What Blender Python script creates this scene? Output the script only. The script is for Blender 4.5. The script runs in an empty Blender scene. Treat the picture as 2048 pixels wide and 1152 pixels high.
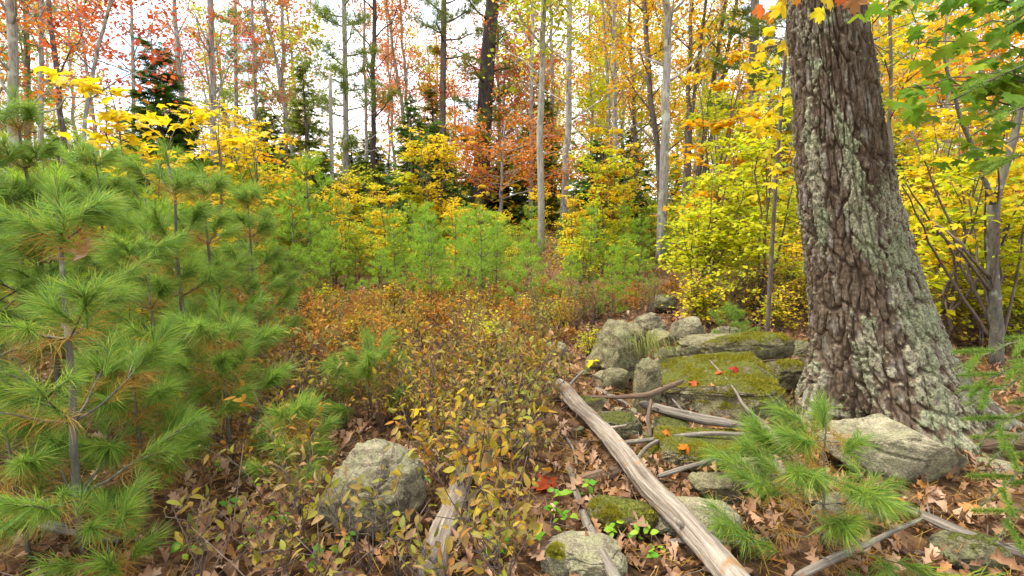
import bpy, bmesh, math
import numpy as np
from math import radians, sin, cos, tan, pi

# ------------------------------------------------------------------ camera
CAMZ = 1.5
PITCH = radians(9.75)
FPX = 1024.0                       # focal length in photograph pixels (2048 wide)
sc = bpy.context.scene
cam_d = bpy.data.cameras.new("camera"); cam_d.lens = 18.0; cam_d.sensor_width = 36.0
cam_d.clip_start = 0.05; cam_d.clip_end = 900
cam = bpy.data.objects.new("camera", cam_d); sc.collection.objects.link(cam)
cam.location = (0, 0, CAMZ); cam.rotation_euler = (pi/2 - PITCH, 0, 0)
sc.camera = cam
# ------------------------------------------------------------------ sky and sun
SUN_EL, SUN_AZ = radians(62), radians(-80)   # azimuth clockwise from +Y: high on the left
wd = bpy.data.worlds.new("World"); sc.world = wd; wd.use_nodes = True
nt = wd.node_tree; nt.nodes.clear()
wo = nt.nodes.new("ShaderNodeOutputWorld")
sky = nt.nodes.new("ShaderNodeTexSky"); sky.sky_type = 'NISHITA'; sky.sun_disc = False
sky.sun_elevation = SUN_EL; sky.sun_rotation = SUN_AZ
bg1 = nt.nodes.new("ShaderNodeBackground"); bg1.inputs[1].default_value = 0.08
nt.links.new(sky.outputs[0], bg1.inputs[0])
bg2 = nt.nodes.new("ShaderNodeBackground"); bg2.inputs[0].default_value = (0.97, 0.98, 1, 1); bg2.inputs[1].default_value = 0.62
tc = nt.nodes.new("ShaderNodeTexCoord")
mp = nt.nodes.new("ShaderNodeMapping"); mp.inputs['Scale'].default_value = (1, 1, 2.4)
nt.links.new(tc.outputs['Generated'], mp.inputs[0])
nz = nt.nodes.new("ShaderNodeTexNoise"); nz.inputs['Scale'].default_value = 2.6; nz.inputs['Detail'].default_value = 6; nz.inputs['Roughness'].default_value = 0.6
nt.links.new(mp.outputs[0], nz.inputs['Vector'])
rp = nt.nodes.new("ShaderNodeValToRGB"); rp.color_ramp.elements[0].position = 0.36; rp.color_ramp.elements[1].position = 0.52
nt.links.new(nz.outputs[0], rp.inputs[0])
mx = nt.nodes.new("ShaderNodeMixShader")
nt.links.new(rp.outputs[0], mx.inputs[0]); nt.links.new(bg1.outputs[0], mx.inputs[1]); nt.links.new(bg2.outputs[0], mx.inputs[2])
nt.links.new(mx.outputs[0], wo.inputs[0])
sun_d = bpy.data.lights.new("sun", 'SUN'); sun_d.energy = 1.5; sun_d.angle = radians(14); sun_d.color = (1, 0.93, 0.80)
sun = bpy.data.objects.new("sun", sun_d); sc.collection.objects.link(sun)
sun.rotation_euler = (pi/2 - SUN_EL, 0, pi - SUN_AZ)
sun.location = (-8, -10, 20)
vs = sc.view_settings
vs.view_transform = 'Standard'; vs.look = 'None'; vs.exposure = 2.25; vs.gamma = 1.0; vs.use_curve_mapping = False
cy = sc.cycles
cy.max_bounces = 6; cy.diffuse_bounces = 4; cy.glossy_bounces = 2; cy.transmission_bounces = 4; cy.transparent_max_bounces = 4
cy.use_denoising = True; cy.caustics_reflective = False; cy.caustics_refractive = False
cy.use_adaptive_sampling = False

# ------------------------------------------------------------------ numpy helpers
rng = np.random.default_rng(11)
A = np.array
FW = A([0, cos(PITCH), -sin(PITCH)]); UP = A([0, sin(PITCH), cos(PITCH)]); CP = A([0, 0, CAMZ])
def ray(px, py):
    return FW + A([(px-1024)/FPX, 0, 0]) - UP*((py-576)/FPX)
def at(px, py, Y):                       # the point seen at a photograph pixel, Y metres ahead
    d = ray(px, py); return CP + d*(Y/d[1])
def proj(p):
    p = np.asarray(p, float) - CP; z = p @ FW
    return 1024 + p[..., 0]/z*FPX, 576 - (p @ UP)/z*FPX
def _h(ix, iy, iz, seed):
    with np.errstate(over='ignore'):
        h = (ix.astype(np.uint32)*np.uint32(374761393) + iy.astype(np.uint32)*np.uint32(668265263)
             + iz.astype(np.uint32)*np.uint32(2246822519) + np.uint32((seed*3266489917+17) % 4294967296))
        h = (h ^ (h >> np.uint32(13)))*np.uint32(1274126177)
        h = (h ^ (h >> np.uint32(15)))*np.uint32(2654435761)
        h = h ^ (h >> np.uint32(16))
    return h.astype(np.float64)/4294967295.0
def vnoise(p, seed=0):
    p = np.asarray(p, float); i = np.floor(p).astype(np.int64); f = p - i; f = f*f*(3-2*f)
    r = 0
    for dx in (0, 1):
        for dy in (0, 1):
            for dz in (0, 1):
                w = (f[:, 0] if dx else 1-f[:, 0])*(f[:, 1] if dy else 1-f[:, 1])*(f[:, 2] if dz else 1-f[:, 2])
                r = r + w*_h(i[:, 0]+dx, i[:, 1]+dy, i[:, 2]+dz, seed)
    return r*2-1
def fbm(p, o=4, seed=0):
    r = 0; a = 1.0; p = np.asarray(p, float)
    for k in range(o):
        r = r + a*vnoise(p, seed+k*7); p = p*2.03+1.7; a *= 0.5
    return r
def worley2(u, v, per, seed=0):           # F1, F2 with the u axis periodic over `per` cells
    iu = np.floor(u).astype(np.int64); iv = np.floor(v).astype(np.int64)
    F1 = np.full(u.shape, 9.); F2 = np.full(u.shape, 9.)
    for a in (-1, 0, 1):
        for b in (-1, 0, 1):
            cu = iu+a; cv = iv+b; w = np.mod(cu, per)
            x = cu + _h(w, cv, w*0, seed); y = cv + _h(w, cv, w*0+5, seed)
            d = np.hypot(u-x, v-y)
            F2 = np.minimum(F2, np.maximum(F1, d)); F1 = np.minimum(F1, d)
    return F1, F2
def nrm(v): return v/np.maximum(np.linalg.norm(v, axis=-1, keepdims=True), 1e-9)
def sstep(a, b, x): t = np.clip((x-a)/(b-a), 0, 1); return t*t*(3-2*t)

def H(x, y):                              # the lie of the ground
    x = np.atleast_1d(np.asarray(x, float)); y = np.atleast_1d(np.asarray(y, float))
    p = np.stack([x*.55, y*.55, x*0], 1); q = np.stack([x*.08, y*.08, x*0+3], 1)
    far = np.clip((np.hypot(x, y)-6)/20, 0, 1)
    z = 0.05*vnoise(p, 3) + 0.012*vnoise(p*5, 4) + far*0.35*vnoise(q, 5)
    return z
def Hf(x, y): return float(H(x, y)[0])
def G(px, py, z=None):                    # ground point under a pixel
    d = ray(px, py); h = 0.0
    for _ in range(4):
        t = (CAMZ-h)/(-d[2]); p = CP + d*t
        h = Hf(p[0], p[1]) if z is None else z
    return p

# ------------------------------------------------------------------ mesh builder
class MB:
    def __init__(s): s.V = []; s.F = []; s.M = []; s.n = 0
    def add(s, V, F, mat=0):              # F: (k,3) or (k,4) array
        V = np.asarray(V, float).reshape(-1, 3); F = np.asarray(F, np.int64)
        s.V.append(V); s.F.append(F+s.n); s.M.append(np.full(len(F), mat, np.int32)); s.n += len(V)
    def tube(s, P, R, k=6, mat=0, jit=0.0, r=rng, mul=None):
        P = np.asarray(P, float); R = np.asarray(R, float); n = len(P)
        T = np.gradient(P, axis=0); T = nrm(T)
        a = A([1., 0, 0]) if abs(T[0][0]) < .8 else A([0, 1., 0])
        N = [nrm(np.cross(T[0], a))]
        for i in range(1, n):
            v = N[-1] - T[i]*(N[-1] @ T[i]); N.append(nrm(v))
        N = A(N); B = np.cross(T, N)
        th = np.arange(k)*2*pi/k
        rr = R[:, None]*(1 + (jit*r.standard_normal((n, k)) if jit else 0))*(1 if mul is None else mul)
        V = P[:, None, :] + rr[..., None]*(np.cos(th)[None, :, None]*N[:, None, :] + np.sin(th)[None, :, None]*B[:, None, :])
        i = np.arange(n-1)[:, None]*k; j = np.arange(k)[None, :]; j2 = (np.arange(k)+1)[None, :] % k
        F = np.stack([i+j, i+j2, i+k+j2, i+k+j], -1).reshape(-1, 4)
        V = V.reshape(-1, 3); c = len(V)
        s.add(np.vstack([V, P[0], P[-1]]), F, mat)
        base = s.n-len(V)-2
        jj = np.arange(k); j2 = (jj+1) % k
        s.F.append(np.stack([np.full(k, c), j2, jj], -1)+base); s.M.append(np.full(k, mat, np.int32))
        s.F.append(np.stack([np.full(k, c+1), (n-1)*k+jj, (n-1)*k+j2], -1)+base); s.M.append(np.full(k, mat, np.int32))
    def scatter(s, tm, pos, Rm, scale, mat=0):
        tV, tF = tm; pos = np.asarray(pos, float)
        if len(pos) == 0: return
        V = np.einsum('nij,mj->nmi', Rm, tV)*np.asarray(scale, float).reshape(-1, 1, 1) + pos[:, None, :]
        F = (tF[None] + (np.arange(len(pos))*len(tV))[:, None, None]).reshape(-1, tF.shape[1])
        s.add(V, F, mat)
    def mesh(s, name, mats, smooth=True):
        me = bpy.data.meshes.new(name)
        V = np.vstack(s.V); me.vertices.add(len(V)); me.vertices.foreach_set('co', V.ravel())
        tot = np.concatenate([np.full(len(f), f.shape[1]) for f in s.F]); vi = np.concatenate([f.ravel() for f in s.F])
        me.loops.add(len(vi)); me.loops.foreach_set('vertex_index', vi)
        me.polygons.add(len(tot)); st = np.concatenate([[0], np.cumsum(tot)[:-1]])
        me.polygons.foreach_set('loop_start', st); me.polygons.foreach_set('loop_total', tot)
        for m in (mats if isinstance(mats, (list, tuple)) else [mats]): me.materials.append(m)
        me.polygons.foreach_set('material_index', np.concatenate(s.M))
        me.polygons.foreach_set('use_smooth', np.full(len(tot), smooth))
        me.update(calc_edges=True)
        return me
COL = sc.collection
def obj(name, me, parent=None, loc=(0, 0, 0), M=None):
    o = bpy.data.objects.new(name, me); COL.objects.link(o)
    if M is not None: o.matrix_local = M
    else: o.location = loc
    if parent is not None: o.parent = parent
    return o
def tag(o, label, cat, group=None, kind=None):
    o['label'] = label; o['category'] = cat
    if group: o['group'] = group
    if kind: o['kind'] = kind
    return o
def thing(name, label, cat, loc, group=None, rz=0, s=1.0):
    o = bpy.data.objects.new(name, None); COL.objects.link(o); o.location = loc; o.rotation_euler = (0, 0, rz); o.scale = (s, s, s)
    o.empty_display_size = 0.1
    return tag(o, label, cat, group)
from mathutils import Matrix
def mat4(R, p, s=1.0):
    m = np.eye(4); m[:3, :3] = np.asarray(R)*s; m[:3, 3] = p
    return Matrix(m.tolist())
def frames(d, n):                          # rotation matrices: y along d, z near n
    d = nrm(d); s_ = np.cross(d, n); bad = np.linalg.norm(s_, axis=-1) < 1e-4
    if bad.any(): s_[bad] = np.cross(d[bad], A([1., .3, .2]))
    s_ = nrm(s_); return np.stack([s_, d, np.cross(s_, d)], -1)
def leaf_frames(n, r, tilt=0.5, droop=0.25, heading=None):
    h = r.uniform(0, 2*pi, n) if heading is None else heading
    d = np.stack([np.cos(h), np.sin(h), -droop + 0.35*r.standard_normal(n)], 1)
    nn = np.stack([tilt*r.standard_normal(n), tilt*r.standard_normal(n), np.ones(n)], 1)
    return frames(d, nn)

# ------------------------------------------------------------------ leaf templates (length 1 along +Y)
def diamond(w=0.55, fold=0.12):
    return A([[0, 0, 0], [w/2, .5, fold], [0, 1, -.08], [-w/2, .5, fold]]), A([[0, 1, 2], [0, 2, 3]])
def ellipse_leaf(w=0.42, fold=.06, bend=.18, n=4):
    ys = np.linspace(0, 1, n+1); V = []; F = []
    for y in ys:
        ww = w/2*math.sin(pi*y**0.85)**0.8 if 0 < y < 1 else 0.004
        z = -bend*y*y
        V += [[-ww, y, z+fold*ww/(w/2)], [0, y, z], [ww, y, z+fold*ww/(w/2)]]
    for i in range(n):
        a = i*3; F += [[a, a+1, a+4, a+3], [a+1, a+2, a+5, a+4]]
    return A(V), A(F)
def star_leaf(curl=.15, seed=0, droop=.25):    # five-lobed maple leaf
    r = np.random.default_rng(seed)
    rad = [(-90, .10), (-62, .30), (-40, .44), (-22, .36), (-8, .46), (8, .60), (16, .50), (26, .66), (38, .42), (50, .34), (62, .52), (72, .64), (80, .58), (90, .80)]
    out = [(a, q) for a, q in rad] + [(180-a, q) for a, q in rad[-2:0:-1]]
    V = [[0, .34, 0.03]]
    for a, q in out:
        q *= 1+.06*r.standard_normal(); t = radians(a)
        x = q*cos(t)*.86; y = .34+q*sin(t)*.82
        V.append([x, y, -curl*(x*x*2.2) + curl*.35*sin(7*x+3*y+seed) - droop*max(0, y-.3)**2])
    n = len(out); F = [[0, 1+i, 1+(i+1) % n] for i in range(n)]
    return A(V), A(F)
def oak_leaf(curl=.3, seed=0, bend=.2, n=18):
    r = np.random.default_rng(seed+40); V = []; F = []; ph = r.uniform(-.4, .4); fq = 3.6
    for i in range(n+1):
        y = i/n; env = .31*math.sin(pi*min(1, y*.94+.05))**.75*(0.7+.5*y)
        if i == 0: wl = wr = .012
        elif i == n: wl = wr = .02
        elif y < .12: wl = wr = .02
        else:
            wl = env*(.66-.34*math.cos(2*pi*fq*(y-.06)+ph))*(1+.08*r.standard_normal()); wr = env*(.66-.34*math.cos(2*pi*fq*(y-.1)))*(1+.08*r.standard_normal())
        z = bend*math.sin(y*2.6+seed)*.5
        V += [[-wl, y+.35*wl, z+curl*wl*wl*4*(1+.5*math.sin(5*y+seed))+.012*r.standard_normal()], [0, y, z], [wr, y+.35*wr, z+curl*wr*wr*4*(1+.5*math.cos(4*y+seed))+.012*r.standard_normal()]]
    for i in range(n):
        a = i*3; F += [[a, a+1, a+4, a+3], [a+1, a+2, a+5, a+4]]
    return A(V), A(F)
DIA = diamond(); DIAW = diamond(.8, .08); ELL = ellipse_leaf(); ELLS = ellipse_leaf(.45, .05, .12, 3)
STARS = [star_leaf(.15, 0), star_leaf(.3, 1), star_leaf(.22, 2, .5)]
def star_low():
    V, F = [[0, .3, .02]], []
    for a, q in [(-90, .25), (-35, .45), (-12, .34), (22, .66), (50, .34), (90, .72), (130, .34), (158, .66), (192, .34), (215, .45)]:
        t = radians(a); x = q*cos(t)*.9; V.append([x, .3+q*sin(t)*.85, -.35*x*x])
    n = len(V)-1
    return A(V), A([[0, 1+i, 1+(i+1) % n] for i in range(n)])
STARL = star_low()
OAKS = [oak_leaf(.5, 0), oak_leaf(.9, 1, .5), oak_leaf(-.6, 2, .3), oak_leaf(1.3, 3, .6)]
OAKL = [oak_leaf(.8, 5, .5, 9), ellipse_leaf(.5, .10, .25, 4), oak_leaf(1.6, 7, .9, 9)]

# ------------------------------------------------------------------ materials
def ns(mat):
    mat.use_nodes = True; t = mat.node_tree; t.nodes.clear(); return t
def N(t, typ, ins=None, **kw):
    n = t.nodes.new(typ)
    for k, v in kw.items(): setattr(n, k, v)
    for k, v in (ins or {}).items():
        if isinstance(v, bpy.types.NodeSocket): t.links.new(v, n.inputs[k])
        else: n.inputs[k].default_value = v
    return n
def c4(c): return (c[0], c[1], c[2], 1)
def ramp(t, fac, stops, interp='LINEAR'):
    n = t.nodes.new("ShaderNodeValToRGB"); cr = n.color_ramp; cr.interpolation = interp
    while len(cr.elements) < len(stops): cr.elements.new(.5)
    for e, (p, c) in zip(cr.elements, stops): e.position = p; e.color = c4(c) if len(c) == 3 else c
    t.links.new(fac, n.inputs[0]); return n.outputs[0]
def mixc(t, f, a, b, mode='MIX'):
    n = t.nodes.new("ShaderNodeMix"); n.data_type = 'RGBA'; n.blend_type = mode
    for i, v in ((0, f), (6, a), (7, b)):
        if isinstance(v, bpy.types.NodeSocket): t.links.new(v, n.inputs[i])
        else: n.inputs[i].default_value = v if i == 0 else c4(v)
    return n.outputs[2]
def math_(t, op, a, b=None, clamp=False):
    n = t.nodes.new("ShaderNodeMath"); n.operation = op; n.use_clamp = clamp
    for i, v in ((0, a), (1, b)):
        if v is None: continue
        if isinstance(v, bpy.types.NodeSocket): t.links.new(v, n.inputs[i])
        else: n.inputs[i].default_value = v
    return n.outputs[0]
def leaf_mat(name, stops, trans=.5, rough=.55, spots=None):
    m = bpy.data.materials.new(name); t = ns(m)
    g = N(t, "ShaderNodeNewGeometry"); oi = N(t, "ShaderNodeObjectInfo")
    v = math_(t, 'FRACT', math_(t, 'ADD', g.outputs['Random Per Island'], oi.outputs['Random']))
    k = len(stops); col = ramp(t, v, [(i/(k-1), c) for i, c in enumerate(stops)])
    tcn = N(t, "ShaderNodeTexCoord")
    nz = N(t, "ShaderNodeTexNoise", {'Vector': tcn.outputs['Object'], 'Scale': 35.0, 'Detail': 3.0})
    col = mixc(t, .35, col, ramp(t, nz.outputs[0], [(.3, (.45, .42, .40)), (.65, (1, 1, 1))]), 'MULTIPLY')
    if spots:
        nz2 = N(t, "ShaderNodeTexNoise", {'Vector': tcn.outputs['Object'], 'Scale': 60.0, 'Detail': 2.0})
        col = mixc(t, ramp(t, nz2.outputs[0], [(.60, (0, 0, 0)), (.66, (1, 1, 1))]), col, spots)
    p = N(t, "ShaderNodeBsdfPrincipled", {'Base Color': col, 'Roughness': rough, 'Specular IOR Level': .14})
    tr = N(t, "ShaderNodeBsdfTranslucent", {'Color': col})
    mxn = N(t, "ShaderNodeMixShader", {0: trans, 1: p.outputs[0], 2: tr.outputs[0]})
    N(t, "ShaderNodeOutputMaterial", {0: mxn.outputs[0]}); return m
def wood_mat(name, dark, light, scale=18., stretch=.12, bump=.5, lichen=None, lam=.55, grain=False):
    m = bpy.data.materials.new(name); t = ns(m); tcn = N(t, "ShaderNodeTexCoord")
    cv = N(t, "ShaderNodeAttribute", attribute_name='grain').outputs['Vector'] if grain else tcn.outputs['Object']
    mpn = N(t, "ShaderNodeMapping", {'Vector': cv, 'Scale': (1, 1, stretch)})
    n1 = N(t, "ShaderNodeTexNoise", {'Vector': mpn.outputs[0], 'Scale': scale, 'Detail': 6.0, 'Roughness': .65})
    col = ramp(t, n1.outputs[0], [(.32, dark), (.68, light)])
    n2 = N(t, "ShaderNodeTexNoise", {'Vector': tcn.outputs['Object'], 'Scale': scale*.22, 'Detail': 5.0})
    if lichen: col = mixc(t, ramp(t, n2.outputs[0], [(lam, (0, 0, 0)), (lam+.1, (1, 1, 1))]), col, lichen)
    b = N(t, "ShaderNodeBump", {'Height': n1.outputs[0], 'Strength': bump, 'Distance': .02})
    p = N(t, "ShaderNodeBsdfPrincipled", {'Base Color': col, 'Roughness': .85, 'Specular IOR Level': .2, 'Normal': b.outputs[0]})
    N(t, "ShaderNodeOutputMaterial", {0: p.outputs[0]}); return m
def rock_mat(name, base, light, moss=0.0, lich=.5, lichcol=(.42, .44, .30), mosscol=(.16, .17, .025)):
    m = bpy.data.materials.new(name); t = ns(m); tcn = N(t, "ShaderNodeTexCoord"); oi = N(t, "ShaderNodeObjectInfo")
    loc = N(t, "ShaderNodeVectorMath", {0: tcn.outputs['Object'], 1: oi.outputs['Location']}, operation='ADD').outputs[0]
    a = N(t, "ShaderNodeTexNoise", {'Vector': loc, 'Scale': 9.0, 'Detail': 8.0, 'Roughness': .75})
    b = N(t, "ShaderNodeTexNoise", {'Vector': loc, 'Scale': 90.0, 'Detail': 4.0, 'Roughness': .7})
    big = N(t, "ShaderNodeTexNoise", {'Vector': loc, 'Scale': 2.6, 'Detail': 5.0, 'Roughness': .6})
    col = ramp(t, a.outputs[0], [(.30, base), (.62, light)])
    col = mixc(t, .7, col, ramp(t, big.outputs[0], [(.36, (.55, .50, .44)), (.64, (1.5, 1.46, 1.38))]), 'MULTIPLY')
    col = mixc(t, .75, col, ramp(t, b.outputs[0], [(.32, (.22, .21, .19)), (.50, (.85, .85, .82)), (.66, (1.45, 1.42, 1.35))]), 'MULTIPLY')
    c = N(t, "ShaderNodeTexNoise", {'Vector': loc, 'Scale': 11.0, 'Detail': 9.0, 'Roughness': .75, 'Distortion': .6})
    lm = ramp(t, c.outputs[0], [(.62-.16*lich, (0, 0, 0)), (.68-.14*lich, (1, 1, 1))])
    d = N(t, "ShaderNodeTexNoise", {'Vector': loc, 'Scale': 140.0, 'Detail': 3.0})
    lc = mixc(t, ramp(t, d.outputs[0], [(.35, (0, 0, 0)), (.6, (1, 1, 1))]), tuple(x*.55 for x in lichcol), lichcol)
    col = mixc(t, math_(t, 'MULTIPLY', lm, .85), col, lc)
    e = N(t, "ShaderNodeTexNoise", {'Vector': loc, 'Scale': 16.0, 'Detail': 6.0, 'Roughness': .7})
    col = mixc(t, math_(t, 'MULTIPLY', ramp(t, e.outputs[0], [(.60, (0, 0, 0)), (.68, (1, 1, 1))]), .7), col, (.06, .058, .05))
    h = math_(t, 'ADD', math_(t, 'MULTIPLY', a.outputs[0], 1.0), math_(t, 'MULTIPLY', b.outputs[0], .35))
    if moss > 0:
        g = N(t, "ShaderNodeNewGeometry"); sx = N(t, "ShaderNodeSeparateXYZ", {0: g.outputs['Normal']})
        f = N(t, "ShaderNodeTexNoise", {'Vector': loc, 'Scale': 6.5, 'Detail': 8.0, 'Roughness': .7})
        mm = math_(t, 'ADD', math_(t, 'MULTIPLY', sx.outputs[2], .55), f.outputs[0])
        mm = ramp(t, mm, [(1.16-.5*moss, (0, 0, 0)), (1.24-.5*moss, (1, 1, 1))])
        q = N(t, "ShaderNodeTexNoise", {'Vector': loc, 'Scale': 70.0, 'Detail': 5.0})
        mc = ramp(t, q.outputs[0], [(.3, tuple(x*.35 for x in mosscol)), (.6, mosscol), (.75, (mosscol[0]*1.7, mosscol[1]*1.5, mosscol[2]*1.3))])
        col = mixc(t, mm, col, mc)
        h = math_(t, 'ADD', h, math_(t, 'MULTIPLY', math_(t, 'MULTIPLY', mm, q.outputs[0]), .8))
    bp = N(t, "ShaderNodeBump", {'Height': h, 'Strength': 1.0, 'Distance': .05})
    p = N(t, "ShaderNodeBsdfPrincipled", {'Base Color': col, 'Roughness': .9, 'Specular IOR Level': .2, 'Normal': bp.outputs[0]})
    N(t, "ShaderNodeOutputMaterial", {0: p.outputs[0]}); return m

L = {
 'yellow': leaf_mat('leaf_yellow', [(.74, .50, .012), (.80, .62, .015), (.76, .58, .015), (.66, .42, .012), (.74, .66, .03)], spots=(.35, .14, .02)),
 'lime': leaf_mat('leaf_lime', [(.46, .50, .015), (.62, .60, .015), (.34, .46, .02), (.74, .60, .015), (.24, .38, .02)]),
 'gold': leaf_mat('leaf_gold', [(.74, .34, .01), (.80, .48, .012), (.62, .22, .01), (.76, .54, .02), (.46, .40, .02)]),
 'orange': leaf_mat('leaf_orange', [(.62, .20, .02), (.68, .28, .03), (.54, .12, .02), (.60, .16, .04), (.62, .34, .03)]),
 'red': leaf_mat('leaf_red', [(.56, .08, .03), (.64, .13, .04), (.42, .04, .03), (.66, .20, .04), (.50, .10, .05)]),
 'salmon': leaf_mat('leaf_salmon', [(.52, .16, .09), (.56, .22, .08), (.46, .10, .06), (.60, .26, .06), (.42, .20, .10)]),
 'green': leaf_mat('leaf_green', [(.10, .22, .02), (.16, .30, .02), (.08, .17, .02), (.30, .38, .03), (.20, .32, .02)], rough=.4),
 'olive': leaf_mat('leaf_olive', [(.22, .20, .03), (.31, .21, .05), (.11, .16, .025), (.33, .14, .04), (.18, .18, .025), (.38, .23, .11), (.36, .27, .025), (.15, .10, .045), (.28, .27, .03), (.22, .24, .03)], trans=.35),
 'rust': leaf_mat('leaf_rust', [(.40, .15, .015), (.54, .22, .02), (.28, .09, .02), (.50, .27, .025), (.24, .16, .03), (.58, .20, .02)], trans=.38),
 'ochre': leaf_mat('leaf_ochre', [(.42, .25, .02), (.34, .19, .025), (.48, .34, .02), (.26, .26, .03), (.48, .18, .02), (.18, .20, .03)], trans=.38),
 'brown': leaf_mat('leaf_litter_brown', [(.17, .085, .04), (.27, .15, .08), (.11, .055, .028), (.34, .21, .125), (.22, .10, .04), (.30, .165, .085)], trans=.12, rough=.6),
 'tan': leaf_mat('leaf_litter_tan', [(.40, .26, .15), (.50, .33, .22), (.34, .18, .09), (.48, .22, .06)], trans=.15, rough=.6),
 'bright': leaf_mat('leaf_bright_green', [(.09, .26, .02), (.14, .34, .03), (.20, .36, .02), (.30, .42, .03)], trans=.35, rough=.4),
 'needle': leaf_mat('needle_green', [(.09, .19, .03), (.18, .33, .04), (.27, .42, .05), (.12, .27, .08), (.42, .45, .06), (.16, .30, .05)], trans=.5, rough=.4),
 'needle_far': leaf_mat('needle_far', [(.12, .26, .03), (.22, .41, .04), (.32, .48, .045), (.44, .50, .05)], trans=.5, rough=.45),
 'needle_gold': leaf_mat('needle_gold', [(.44, .24, .04), (.36, .17, .03), (.48, .30, .06), (.30, .20, .04)], trans=.3, rough=.5),
 'needle_dark': leaf_mat('needle_dark', [(.06, .13, .02), (.09, .18, .025), (.14, .23, .03), (.08, .14, .02)], trans=.4, rough=.5),
 'needle_olive': leaf_mat('needle_olive', [(.12, .19, .02), (.18, .25, .03), (.26, .30, .03), (.14, .21, .04)], trans=.42, rough=.5),
 'moss': leaf_mat('moss_blade', [(.20, .20, .02), (.29, .26, .02), (.36, .32, .03), (.13, .15, .02)], trans=.3, rough=.8),
 'grass': leaf_mat('grass_blade', [(.20, .24, .05), (.30, .28, .08), (.12, .18, .03)], trans=.3, rough=.6),
}
B = {
 'grey': wood_mat('bark_grey', (.13, .117, .10), (.40, .37, .32), 22, .2, .6, (.40, .41, .33)),
 'pale': wood_mat('bark_pale', (.16, .14, .11), (.38, .35, .29), 22, .2, .5, (.22, .20, .17)),
 'brown': wood_mat('bark_brown', (.055, .045, .038), (.19, .155, .13), 16, .18, .8, (.26, .24, .2), .62),
 'dark': wood_mat('bark_dark', (.026, .021, .019), (.095, .075, .062), 14, .18, .9),
 'twig': wood_mat('bark_twig', (.07, .05, .04), (.17, .13, .10), 40, .3, .3),
 'sapling': wood_mat('bark_sapling', (.06, .06, .045), (.17, .15, .11), 40, .25, .4, (.26, .27, .2), .6),
 'log': wood_mat('weathered_log', (.10, .072, .05), (.40, .345, .275), 60, .05, 1.0, (.26, .15, .07), .60, True),
 'stick': wood_mat('weathered_stick', (.075, .06, .048), (.28, .24, .19), 80, .06, .8, (.24, .24, .16), .60, True),
 'rot': wood_mat('rotten_wood', (.05, .035, .025), (.19, .125, .08), 60, .08, .8, None, .55, True),
}
RK = {
 'granite': rock_mat('rock_granite', (0.074, 0.064, 0.043), (0.312, 0.278, 0.193), 0, .85, (0.371, 0.357, 0.199)),
 'greymoss': rock_mat('rock_lichen', (0.074, 0.064, 0.040), (0.267, 0.236, 0.144), .30, .85, (0.326, 0.314, 0.157)),
 'mossy': rock_mat('rock_mossy', (0.063, 0.057, 0.034), (0.237, 0.207, 0.120), .54, .65, (0.282, 0.271, 0.132)),
 'slab': rock_mat('rock_moss_slab', (0.082, 0.068, 0.043), (0.312, 0.271, 0.175), .50, .7, (0.326, 0.307, 0.169)),
 'pale': rock_mat('rock_pale', (0.104, 0.093, 0.063), (0.445, 0.407, 0.289), .16, .8, (0.401, 0.386, 0.211)),
 'green': rock_mat('rock_green', (0.059, 0.057, 0.033), (0.193, 0.178, 0.108), .36, .85, (0.237, 0.243, 0.114), (0.126, 0.136, 0.027)),
}
# ------------------------------------------------------------------ ground sheet
def build_ground():
    m = bpy.data.materials.new('forest_floor'); t = ns(m); tcn = N(t, "ShaderNodeTexCoord")
    v = N(t, "ShaderNodeTexVoronoi", {'Vector': tcn.outputs['Object'], 'Scale': 14.0, 'Randomness': 1.0})
    n1 = N(t, "ShaderNodeTexNoise", {'Vector': tcn.outputs['Object'], 'Scale': 40.0, 'Detail': 8.0, 'Roughness': .7})
    sep = N(t, "ShaderNodeSeparateColor", {0: v.outputs['Color']})
    col = ramp(t, sep.outputs[0], [(0, (.08, .045, .025)), (.4, (.17, .09, .045)), (.7, (.24, .14, .075)), (1, (.12, .08, .04))])
    col = mixc(t, .8, col, ramp(t, n1.outputs[0], [(.3, (.3, .28, .25)), (.7, (1.2, 1.15, 1.1))]), 'MULTIPLY')
    h = math_(t, 'ADD', v.outputs['Distance'], n1.outputs[0])
    bp = N(t, "ShaderNodeBump", {'Height': h, 'Strength': .9, 'Distance': .04})
    p = N(t, "ShaderNodeBsdfPrincipled", {'Base Color': col, 'Roughness': .95, 'Specular IOR Level': .1, 'Normal': bp.outputs[0]})
    N(t, "ShaderNodeOutputMaterial", {0: p.outputs[0]})
    n = 260; s = np.linspace(-1, 1, n); w = np.sign(s)*(3*np.abs(s) + 12*np.abs(s)**3 + 285*np.abs(s)**7)
    X, Yy = np.meshgrid(w, w+4, indexing='ij'); x = X.ravel(); y = Yy.ravel(); z = H(x, y)
    i = np.arange(n-1)[:, None]*n + np.arange(n-1)[None, :]; i = i.ravel()
    mb = MB(); mb.add(np.stack([x, y, z], 1), np.stack([i, i+n, i+n+1, i+1], 1))
    o = obj('ground', mb.mesh('ground', m)); o['kind'] = 'structure'
build_ground()

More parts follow.
